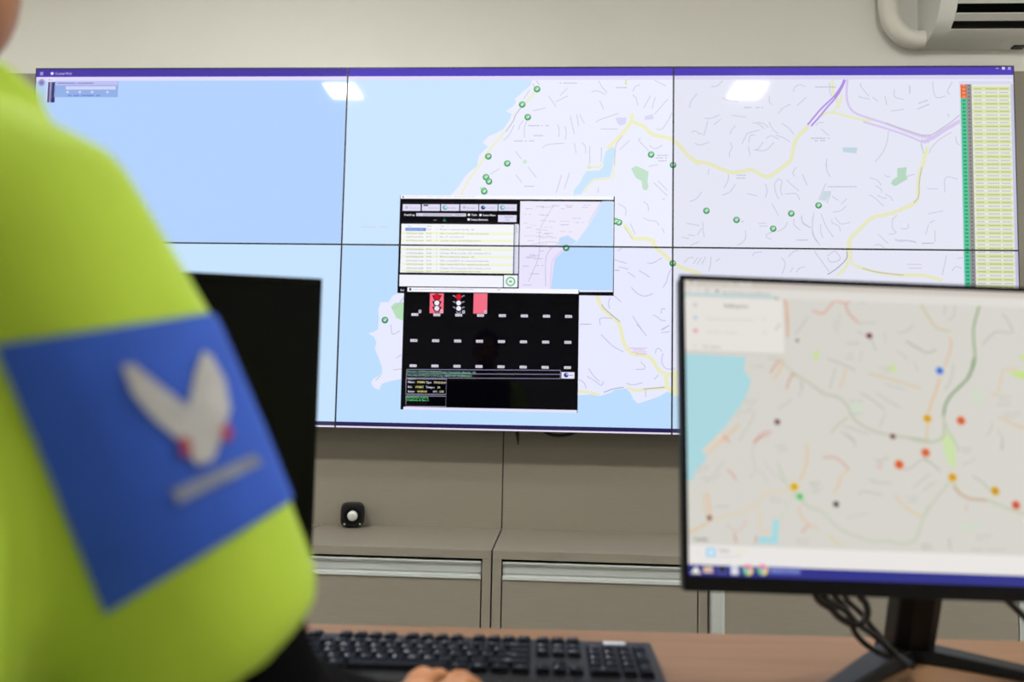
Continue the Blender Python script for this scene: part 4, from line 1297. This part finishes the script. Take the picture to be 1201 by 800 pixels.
for (x, y), r_, col in [((1102, 435), 4.6, (70, 128, 224)), ((1087.5, 491), 5.2, (226, 178, 40)), ((1127, 493.5), 5.4, (226, 112, 64)), ((1085.5, 531), 5.4, (226, 116, 72)), ((1054.5, 545), 5.6, (230, 112, 60)), ((1117, 560), 5.4, (230, 176, 44)),
                        ((1167, 576), 5.4, (216, 172, 40)), ((1191.5, 592.5), 5.2, (222, 100, 70)), ((931.5, 571), 5.2, (234, 190, 36)), ((938, 582.5), 4.2, (108, 206, 118)), ((980.5, 591.5), 3.6, (80, 72, 60)),
                        ((911.5, 495), 3.6, (130, 78, 92)), ((1019.5, 394), 3.8, (136, 72, 84)), ((1047, 512), 3.4, (128, 76, 80)), ((832, 607.5), 3.0, (140, 80, 84)), ((911, 351), 2.6, (216, 130, 130)), ((935, 399.5), 2.0, (120, 118, 112))]:
    Q.disc((x, y), r_ * 1.0, col, 4)
    Q.disc((x, y), r_ * 0.55, tuple(int(c * .86) for c in col), 4.5, r2=None)
Q.disc((1031.5, 546.5), 3.2, (222, 150, 150), 4, r2=2.2)
# browser frame
uvT = lambda px, py: Q.uv(px, py)
yb1 = Q.uv(810, 335.8)[1]
yb2 = Q.uv(805, 346.5)[1]
Q.rect_uv((-.1, yb1), (.8, .1), (205, 197, 188), 5)
Q.rect_uv((-.1, yb2), (.8, yb1), (221, 218, 212), 5)
Q.rect((804, 322), (881, 336.5), (216, 210, 202), 5.5)
Q.disc((811, 330.5), 2.0, (180, 172, 166), 6)
Q.text((817, 333), 3.4, 'Indicações de Direção - Waz', (128, 122, 116), 6, width=50)
Q.text((872.5, 333.3), 3.6, 'x', (150, 144, 138), 6)
Q.text((883.5, 334), 4.2, '+', (150, 144, 138), 6)
Q.text((806, 342.5), 4.0, '<', (140, 136, 130), 6)
Q.text((818, 343), 4.0, '>', (190, 186, 180), 6)
Q.disc((829, 341.2), 2.1, (160, 156, 150), 6, r2=1.3)
Q.rect((839.5, 339.8), (842.5, 343), (130, 126, 120), 6)
Q.text((846.5, 344.4), 3.4, 'https://www.waze.com/pt-BR/livemap', (140, 135, 130), 6, width=57)
# directions card
Q.rect(*mA([(60, 215), (750, 610)]), (204, 200, 194), 5.8)
Q.rect(*mA([(70, 215), (745, 600)]), (228, 225, 219), 6)
Q.rect(*mA([(60, 206), (700, 218)]), (160, 204, 210), 6.4)
for k in range(3):
    Q.rect(*mA([(130, 262 + k * 9), (156, 266 + k * 9)]), (150, 148, 144), 7)
Q.text(mA([(338, 289)])[0], 4.6, 'Indicações', (126, 122, 118), 7, width=28, bold=.35)
Q.disc(mA([(145, 358)])[0], 2.6, (186, 200, 220), 7)
Q.text(mA([(226, 372)])[0], 3.2, 'Escolha o ponto de partida', (190, 188, 184), 7, width=53)
Q.disc(mA([(147, 446)])[0], 2.8, (224, 164, 164), 7)
Q.text(mA([(226, 460)])[0], 3.2, 'Escolha o destino', (190, 188, 184), 7, width=35)
Q.disc(mA([(606, 370)])[0], 2.0, (206, 202, 198), 7, r2=1.3)
Q.disc(mA([(610, 458)])[0], 2.0, (206, 202, 198), 7, r2=1.3)
Q.disc(mA([(688, 434)])[0], 1.2, (140, 138, 134), 7)
Q.disc(mA([(706, 408)])[0], 1.2, (140, 138, 134), 7)
Q.disc(mA([(143, 550)])[0], 2.6, (212, 208, 202), 7, r2=1.8)
Q.text(mA([(194, 560)])[0], 3.8, 'Sair agora', (150, 146, 142), 7, width=21)
# bar below the map, task bar
uvb = Q.uv(806, 638.5)[1]
ut = Q.uv(806, 661.8)[1]
Q.rect_uv((-.1, -.5), (.8, uvb), (232, 229, 226), 5)
Q.text((813.5, 634.3), 4.4, 'Satélite', (120, 116, 108), 6, width=17, bold=.3)
Q.rect(*m9([(168, 255), (236, 322)]), (160, 206, 236), 6)
Q.rect(*m9([(186, 272), (218, 306)]), (220, 238, 248), 6.5)
Q.text(m9([(255, 282)])[0], 3.4, 'Trânsito', (130, 128, 126), 6, width=13, bold=.3)
Q.text(m9([(360, 284)])[0], 3.4, 'moderado', (226, 216, 150), 6, width=16)
dashes(Q, m9, 258, 420, 316, (190, 188, 186), 1.1, 6)
Q.text(m9([(105, 295)])[0], 4.0, '<', (200, 198, 196), 6)
Q.rect_uv((-.1, -.5), (.8, ut), (42, 46, 136), 7)
tb = lambda x, y: m9([(x, y)])[0]
Q.poly(m9([(60, 434), (98, 382), (132, 440)]), (236, 232, 214), 8)
Q.poly(m9([(148, 390), (210, 385), (218, 432), (150, 430)]), (226, 196, 150), 8)
Q.poly(m9([(165, 400), (205, 398), (205, 420), (168, 420)]), (206, 176, 186), 8.5)
Q.rect(*m9([(248, 378), (310, 440)]), (86, 92, 150), 8)
Q.rect(*m9([(260, 386), (302, 428)]), (26, 26, 40), 8.5)
Q.rect(*m9([(342, 378), (396, 446)]), (222, 224, 232), 8)
Q.rect(*m9([(352, 390), (388, 400)]), (150, 160, 190), 8.5)
Q.rect(*m9([(612, 388), (835, 445)]), (88, 100, 176), 7.6)
for cx in (462, 566):
    x, y = tb(cx, 412)
    s_ = Q.scale(x, y)
    a0, b0 = Q.uv(x, y)
    for k, col in enumerate(((226, 96, 140), (96, 190, 120), (238, 208, 100))):
        th0 = math.radians(30 + k * 120)
        pts = [(a0, b0)] + [(a0 + 6.2 * s_ * math.cos(th0 + math.radians(120) * j / 8), b0 + 6.2 * s_ * math.sin(th0 + math.radians(120) * j / 8)) for j in range(9)]
        Q.poly_uv(pts, col, 8)
    Q.disc((x, y), 2.7, (236, 240, 248), 8.4)
    Q.disc((x, y), 2.1, (96, 140, 214), 8.8)
Q.text(m9([(622, 424)])[0], 3.6, 'Indicações de Direç', (176, 184, 220), 8.4, width=33)

bR = Vector((2.487, -1.862, DESK))
monitor('lit monitor showing a pale street map, in front of the video wall', TLr, br_, .61, .358, bR, .10, .21, math.radians(47), Q)
bl_ = basis(.2804, .03, 0.0)
TRl = atd(378, 327, 1.0)
TLl = TRl - bl_[0] * .545
cL = TLl + bl_[0] * .2725 - bl_[2] * .15
monitor('switched-off black monitor behind the raised yellow sleeve', TLl, bl_, .545, .327, Vector((cL.x, cL.y, DESK)), .28, .20, math.radians(47), None)

# cables under the lit monitor
m0 = crop(940, 680, 4.6)
cab = [([(60, 30), (80, 90), (110, 125), (160, 155), (200, 200), (260, 235), (310, 240), (345, 210), (358, 170), (345, 125), (315, 90), (300, 30)], .0042, .99, 'looped black cable hanging in a ring below the lit monitor'),
       ([(110, 30), (125, 95), (190, 140), (240, 170), (300, 235), (380, 290), (440, 340), (520, 410), (600, 465)], .0040, 1.0, 'black cable running from below the lit monitor down to its stand foot'),
       ([(160, 30), (180, 90), (240, 150), (270, 240), (300, 300), (350, 350), (420, 395), (490, 420)], .0036, 1.01, 'black cable sagging lowest beneath the lit monitor, left of its neck'),
       ([(215, 30), (240, 100), (320, 180), (370, 240), (430, 310), (490, 385)], .0034, 1.02, 'thin straight black cable slanting toward the lit monitor neck')]
for pts, r_, dep, lab in cab:
    w3 = []
    for k, (x, y) in enumerate(m0(pts)):
        p = atd(x, y, dep)
        if p.z < DESK + .022 + r_:
            p = atz(x, y, DESK + .022 + r_)
        w3.append(p)
    tag(MB().tube(spline(w3, 6), r_, 8).build('monitor_cable', M_RUBBER, None, smooth=60), lab, 'cable', 'cables behind the lit monitor')
w3 = [atd(1165, 690, 1.0), atd(1183, 706, 1.0), atd(1201, 723, 1.0), atd(1225, 748, 1.0), atd(1260, 760, 1.02)]
tag(MB().tube(spline(w3, 6), .0042, 8).build('monitor_cable', M_RUBBER, None, smooth=60), 'black cable leaving the lit monitor at the right picture edge', 'cable', 'cables behind the lit monitor')

# ================================================================== PERSON
person = thing('person', 'person in yellow-green high-visibility top with blue sleeve patch, typing', 'person', (1.50, -2.68, 0.0), 0.0)
Vc = lambda *a: Vector(a)
shR, elR, wrR = Vc(1.709, -2.588, 1.178), Vc(1.826, -2.468, .846), Vc(1.868, -2.240, .772)
shL, elL, wrL = Vc(1.315, -2.575, 1.165), Vc(1.262, -2.43, .885), Vc(1.60, -2.215, .786)
pel, chest, neck, head = Vc(1.50, -2.70, .66), Vc(1.52, -2.60, 1.02), Vc(1.535, -2.52, 1.24), Vc(1.548, -2.455, 1.415)


def hand(mb, wr, dirv, thumb_side, tips_z):
    """palm, four bent fingers and a thumb; dirv is the horizontal pointing direction"""
    f_ = dirv.normalized()
    s_ = Vector((f_.y, -f_.x, 0))            # to the right of the pointing direction
    up = Vector((0, 0, 1))
    pc = wr + f_ * .055 - up * .006
    mb.tube([wr - f_ * .02, wr, wr + f_ * .03, wr + f_ * .065, wr + f_ * .088], [(.024, .018), (.027, .018), (.037, .015), (.041, .0135), (.037, .011)], 14, up=(0, 0, 1))
    idx = -1 if thumb_side < 0 else 1
    for k, (off, ln) in enumerate(((.0285, .98), (.0145, 1.06), (-.0108, 1.06), (-.0255, .84))):
        o = s_ * (off * idx)
        b0 = wr + f_ * .078 + o
        b0.z = wr.z - .004
        spread_ = s_ * (off * idx * .25)
        p1_ = b0 + f_ * .028 * ln + up * (.009 if k < 2 else .014) + spread_ * .5
        p2_ = b0 + f_ * .052 * ln + up * .004 + spread_
        p3_ = b0 + f_ * .068 * ln + spread_ * 1.1
        p3_.z = tips_z + .0085
        p2_.z = max(p2_.z, tips_z + .02)
        mb.tube(spline([b0 - f_ * .01, b0, p1_, p2_, p3_], 4), .0088 if k < 3 else .0078, 10)
        mb.ball(p3_, .0084 if k < 3 else .0075, 10, 8)
    t0 = wr + f_ * .025 + s_ * (idx * .030) - up * .004
    t1 = t0 + f_ * .028 + s_ * (idx * .017)
    t2 = t1 + f_ * .024 + s_ * (idx * .002)
    t2.z = tips_z + .012
    mb.tube(spline([t0 - f_ * .01 - s_ * (idx * .012), t0, t1, t2], 4), [.012 - .0003 * i for i in range(13)], 10)
    mb.ball(t2, .0085, 10, 8)


body = MB()
body.tube([pel - Vc(0, .01, .06), pel, pel + Vc(.005, .03, .14), chest, chest + Vc(.008, .03, .10), neck - Vc(0, .01, .04), neck], [(.15, .11), (.165, .12), (.145, .10), (.16, .105), (.14, .085), (.07, .06), (.056, .056)], 22, up=(0, 1, 0))
body.tube([neck - Vc(0, .01, .05), neck, neck + Vc(.005, .03, .07), head - Vc(0, .0, .06)], [.062, .056, .054, .055], 16)
body.ball(head + Vc(0, -.012, .025), (.076, .095, .10), 24, 16)
body.ball(head + Vc(0, .018, -.045), (.060, .070, .075), 20, 14)
body.ball(head + Vc(0, .055, -.088), (.028, .026, .024), 14, 10)                      # chin
body.tube([head + Vc(0, .082, .02), head + Vc(0, .098, -.015), head + Vc(0, .105, -.030), head + Vc(0, .088, -.036)], [.007, .010, .013, .009], 10)   # nose
body.ball(head + Vc(0, .082, -.060), (.024, .012, .007), 12, 8)                        # upper lip
body.ball(head + Vc(0, .080, -.070), (.021, .012, .007), 12, 8)
for s_ in (-1, 1):
    body.ball(head + Vc(s_ * .077, -.008, -.012), (.009, .020, .032), 12, 10)          # ears
    body.ball(head + Vc(s_ * .032, .072, .024), (.026, .014, .008), 12, 8)             # brow
for sh, el, wr in ((shR, elR, wrR), (shL, elL, wrL)):
    body.tube([sh.lerp(chest + Vc(0, .0, .06), .45), sh - Vc(0, 0, .008), sh.lerp(el, .4), el, el.lerp(wr, .3), el.lerp(wr, .8), wr], [.036, .042, .046, .042, .045, .031, (.026, .021)], 16)
for s_ in (-1, 1):
    hip, kn, an = pel + Vc(s_ * .09, .02, -.02), Vc(1.50 + s_ * .115, -2.235, .575), Vc(1.50 + s_ * .12, -2.24, .10)
    body.tube([hip - Vc(0, .06, 0), hip, hip.lerp(kn, .5), kn], [.085, .088, .074, .058], 16)
    body.tube([kn + Vc(0, .0, .03), kn, kn.lerp(an, .35) + Vc(0, -.015, 0), an], [.05, .057, .056, .038], 16)
    body.tube([an + Vc(0, -.02, .02), an - Vc(0, .03, .045), an + Vc(0, .07, -.055), an + Vc(0, .15, -.07)], [.036, .042, .036, .024], 12)
hand(body, wrR, Vc(.060, .135, 0), -1, DESK)
hand(body, wrL, Vc(.075, .13, 0), 1, DESK)
build_mesh('body', remeshed(body, .0042, 3), M_SKIN, person)
for s_ in (-1, 1):
    e_ = MB().ball(head + Vc(s_ * .031, .0640, .008), .0125, 14, 10).build('eye', M_EYE, person, smooth=60)
    MB().ball(head + Vc(s_ * .031, .0733, .008), (.0055, .004, .0055), 10, 8).build('iris', M_HAIR, e_, smooth=60)
hair = MB()
hair.ball(head + Vc(0, -.020, .040), (.083, .099, .096), 24, 16)
hair.ball(head + Vc(0, -.040, .0), (.079, .082, .085), 24, 16)
hm = remeshed(hair, .006, 2)
bm = bmesh.new()
bm.from_mesh(hm)
g1 = bmesh.ops.bisect_plane(bm, geom=bm.verts[:] + bm.edges[:] + bm.faces[:], plane_co=head + Vc(0, .058, .055), plane_no=Vc(0, .86, -.50), clear_outer=True)
bm.to_mesh(hm)
bm.free()
build_mesh('hair', hm, M_HAIR, person)

# high-visibility top: torso, shoulders and elbow-length sleeves
jk = MB()
jk.tube([pel - Vc(-.03, .01, .05), pel + Vc(.03, .0, .03), pel + Vc(.03, .03, .16), chest + Vc(.02, 0, 0), chest + Vc(.008, .03, .09), neck - Vc(0, .02, .065), neck - Vc(0, .005, .026), neck + Vc(0, .008, -.002)],
        [(.235, .165), (.235, .165), (.228, .158), (.232, .155), (.20, .130), (.11, .085), (.066, .068), (.060, .062)], 26, up=(0, 1, 0))
for sh in (shR, shL):                                   # slope from the collar to the shoulder
    jk.tube([neck - Vc(0, .01, .074), neck.lerp(sh, .5) + Vc(0, -.008, .001), sh + Vc(0, 0, .008)], [.064, .065, .057], 20)
hemR = shR.lerp(elR, .82)
dR = (elR - shR).normalized()
jk.tube([shR.lerp(chest + Vc(.0, .0, .12), .55), shR.lerp(chest + Vc(0, 0, .14), .18), shR + dR * .03, shR + dR * .12, shR + dR * .20, hemR - dR * .012, hemR],
        [.078, .067, .073, .084, .084, .081, .074], 24)
hemL = shL.lerp(elL, .93)
dL = (elL - shL).normalized()
jk.tube([shL.lerp(chest + Vc(.0, .0, .12), .55), shL.lerp(chest + Vc(0, 0, .14), .18), shL + dL * .03, shL + dL * .12, shL + dL * .22, hemL - dL * .012, hemL],
        [.074, .064, .072, .084, .084, .081, .074], 24)
jm = remeshed(jk, .007, 14)
bvh = BVHTree.FromPolygons([v.co.copy() for v in jm.vertices], [tuple(p.vertices) for p in jm.polygons])
jacket = build_mesh('high_visibility_top', jm, M_VEST, person)


def on_top(px, py, off):
    """point on the fabric seen at a photograph pixel, lifted by off"""
    d = ray(px, py).normalized()
    hit, no, _, _ = bvh.ray_cast(CAM, d)
    if hit is None:
        # past the silhouette: nearest fabric
        hit, no, _, _ = bvh.find_nearest(CAM + d * .50)
    return hit + no * off


def fabric_grid(name, quad, nu, nv, off, m, parent):
    a, b, c, d = [Vector(q) for q in quad]            # TL TR BR BL
    verts, faces = [], []
    for j in range(nv + 1):
        last, step = None, .006
        for i in range(nu + 1):
            p = a.lerp(b, i / nu).lerp(d.lerp(c, i / nu), j / nv)
            dr = ray(p.x, p.y).normalized()
            hit, no, _, _ = bvh.ray_cast(CAM, dr)
            if last is not None and (hit is None or (hit - last).length > .03):
                hit, no, _, _ = bvh.find_nearest(last + CF * .007)       # wrap on around the sleeve
            last = hit
            verts.append(hit + no * off)
    for j in range(nv):
        for i in range(nu):
            k = j * (nu + 1) + i
            faces.append((k, k + 1, k + nu + 2, k + nu + 1))
    return MB().add(verts, faces).build(name, m, parent, smooth=180)


def fabric_poly(name, pts, off, m, parent, n=3):
    verts, faces = [], []
    q = [Vector((x, y, 0)) for x, y in pts]
    for t_ in tessellate_polygon([q]):
        A, B, C_ = (q[i] for i in t_)
        idx_ = {}
        for i in range(n + 1):
            for j in range(n + 1 - i):
                p = A + (B - A) * (i / n) + (C_ - A) * (j / n)
                idx_[(i, j)] = len(verts)
                verts.append(on_top(p.x, p.y, off))
        for i in range(n):
            for j in range(n - i):
                faces.append((idx_[(i, j)], idx_[(i + 1, j)], idx_[(i, j + 1)]))
                if i + j < n - 1:
                    faces.append((idx_[(i + 1, j)], idx_[(i + 1, j + 1)], idx_[(i, j + 1)]))
    return MB().add(verts, faces).build(name, m, parent, smooth=180)


patch = fabric_grid('sleeve_patch', [(-4, 405), (270, 365), (360, 574), (125, 717)], 28, 28, .0028, M_PATCH, person)
fabric_poly('bird_emblem', [(140, 430), (152, 428), (185, 455), (215, 478), (222, 440), (230, 414), (240, 420), (256, 450), (262, 482), (252, 515), (244, 540), (226, 546), (216, 530), (203, 515), (175, 490), (152, 462)], .0046, M_BIRD, patch)
fabric_poly('red_mark', [(204, 512), (216, 514), (219, 534), (209, 536)], .0052, M_RED, patch, 2)
fabric_poly('red_mark', [(250, 502), (261, 500), (265, 514), (254, 520)], .0052, M_RED, patch, 2)
fabric_poly('lettering_band', [(196, 574), (290, 534), (301, 546), (206, 590)], .0046, M_GREYTH, patch)

# black long sleeves underneath
for sh, el, wr, hem in ((shR, elR, wrR, hemR), (shL, elL, wrL, hemL)):
    sl = MB()
    sl.tube([sh.lerp(el, .66), el, el.lerp(wr, .25), el.lerp(wr, .6), wr.lerp(el, .12)], [.066, .060, .052, .043, .036], 18)
    sl.ball(el, .060, 16, 12)
    build_mesh('black_sleeve', remeshed(sl, .006, 6), M_BLACKFAB, person)
# trousers and shoes
tr = MB()
tr.tube([pel - Vc(0, .01, .085), pel - Vc(0, .01, .03), pel + Vc(0, .01, .08)], [(.165, .125), (.185, .14), (.175, .13)], 22, up=(0, 1, 0))
for s_ in (-1, 1):
    hip, kn, an = pel + Vc(s_ * .09, .02, -.02), Vc(1.50 + s_ * .115, -2.235, .575), Vc(1.50 + s_ * .12, -2.24, .10)
    tr.tube([hip - Vc(0, .06, 0), hip, hip.lerp(kn, .5), kn], [.10, .103, .09, .078], 18)
    tr.tube([kn + Vc(0, .0, .03), kn, kn.lerp(an, .4), an + Vc(0, 0, .01)], [.065, .074, .072, .062], 18)
build_mesh('trousers', remeshed(tr, .008, 6), M_TROUSER, person)
for s_ in (-1, 1):
    an = Vc(1.50 + s_ * .12, -2.24, .10)
    so = MB()
    so.tube([an + Vc(0, -.03, .01), an + Vc(0, -.035, -.05), an + Vc(0, .06, -.052), an + Vc(0, .15, -.062), an + Vc(0, .19, -.068)], [.05, .052, .048, .040, .025], 16)
    so.box(an.x - .045, an.x + .045, an.y - .085, an.y + .17, 0.0, .03)
    build_mesh('shoe', remeshed(so, .006, 5), M_BLACK, person)

# ================================================================== OFFICE CHAIR (under the person)
ch = thing('office_chair', 'black office chair the person sits on', 'chair', (1.50, -2.72, 0), 0)
MB().box(1.26, 1.74, -2.93, -2.46, .470, .535).build('seat', M_BLACKFAB, ch, bevel=.03, seg=3)
MB().box(1.29, 1.71, -2.985, -2.935, .66, 1.08).build('backrest', M_BLACKFAB, ch, bevel=.02, seg=3)
MB().tube([(1.5, -2.72, .475), (1.5, -2.98, .49), (1.5, -3.0, .70)], [.02, .02, .018], 8).build('backrest_bracket', M_BLACK, ch)
MB().tube([(1.5, -2.72, .08), (1.5, -2.72, .476)], .025, 14).build('gas_column', M_BLACK, ch, smooth=40)
for k in range(5):
    a = 2 * math.pi * k / 5 + .3
    e_ = Vc(1.5 + .29 * math.cos(a), -2.72 + .29 * math.sin(a), .07)
    MB().tube([(1.5, -2.72, .10), e_], [(.028, .018), (.018, .012)], 8).build('base_leg', M_BLACK, ch)
    MB().tube([e_ + Vc(-.015 * math.sin(a), .015 * math.cos(a), -.042), e_ + Vc(.015 * math.sin(a), -.015 * math.cos(a), -.042)], .028, 14).build('caster', M_BLACK, ch, smooth=40)

bpy.context.view_layer.update()
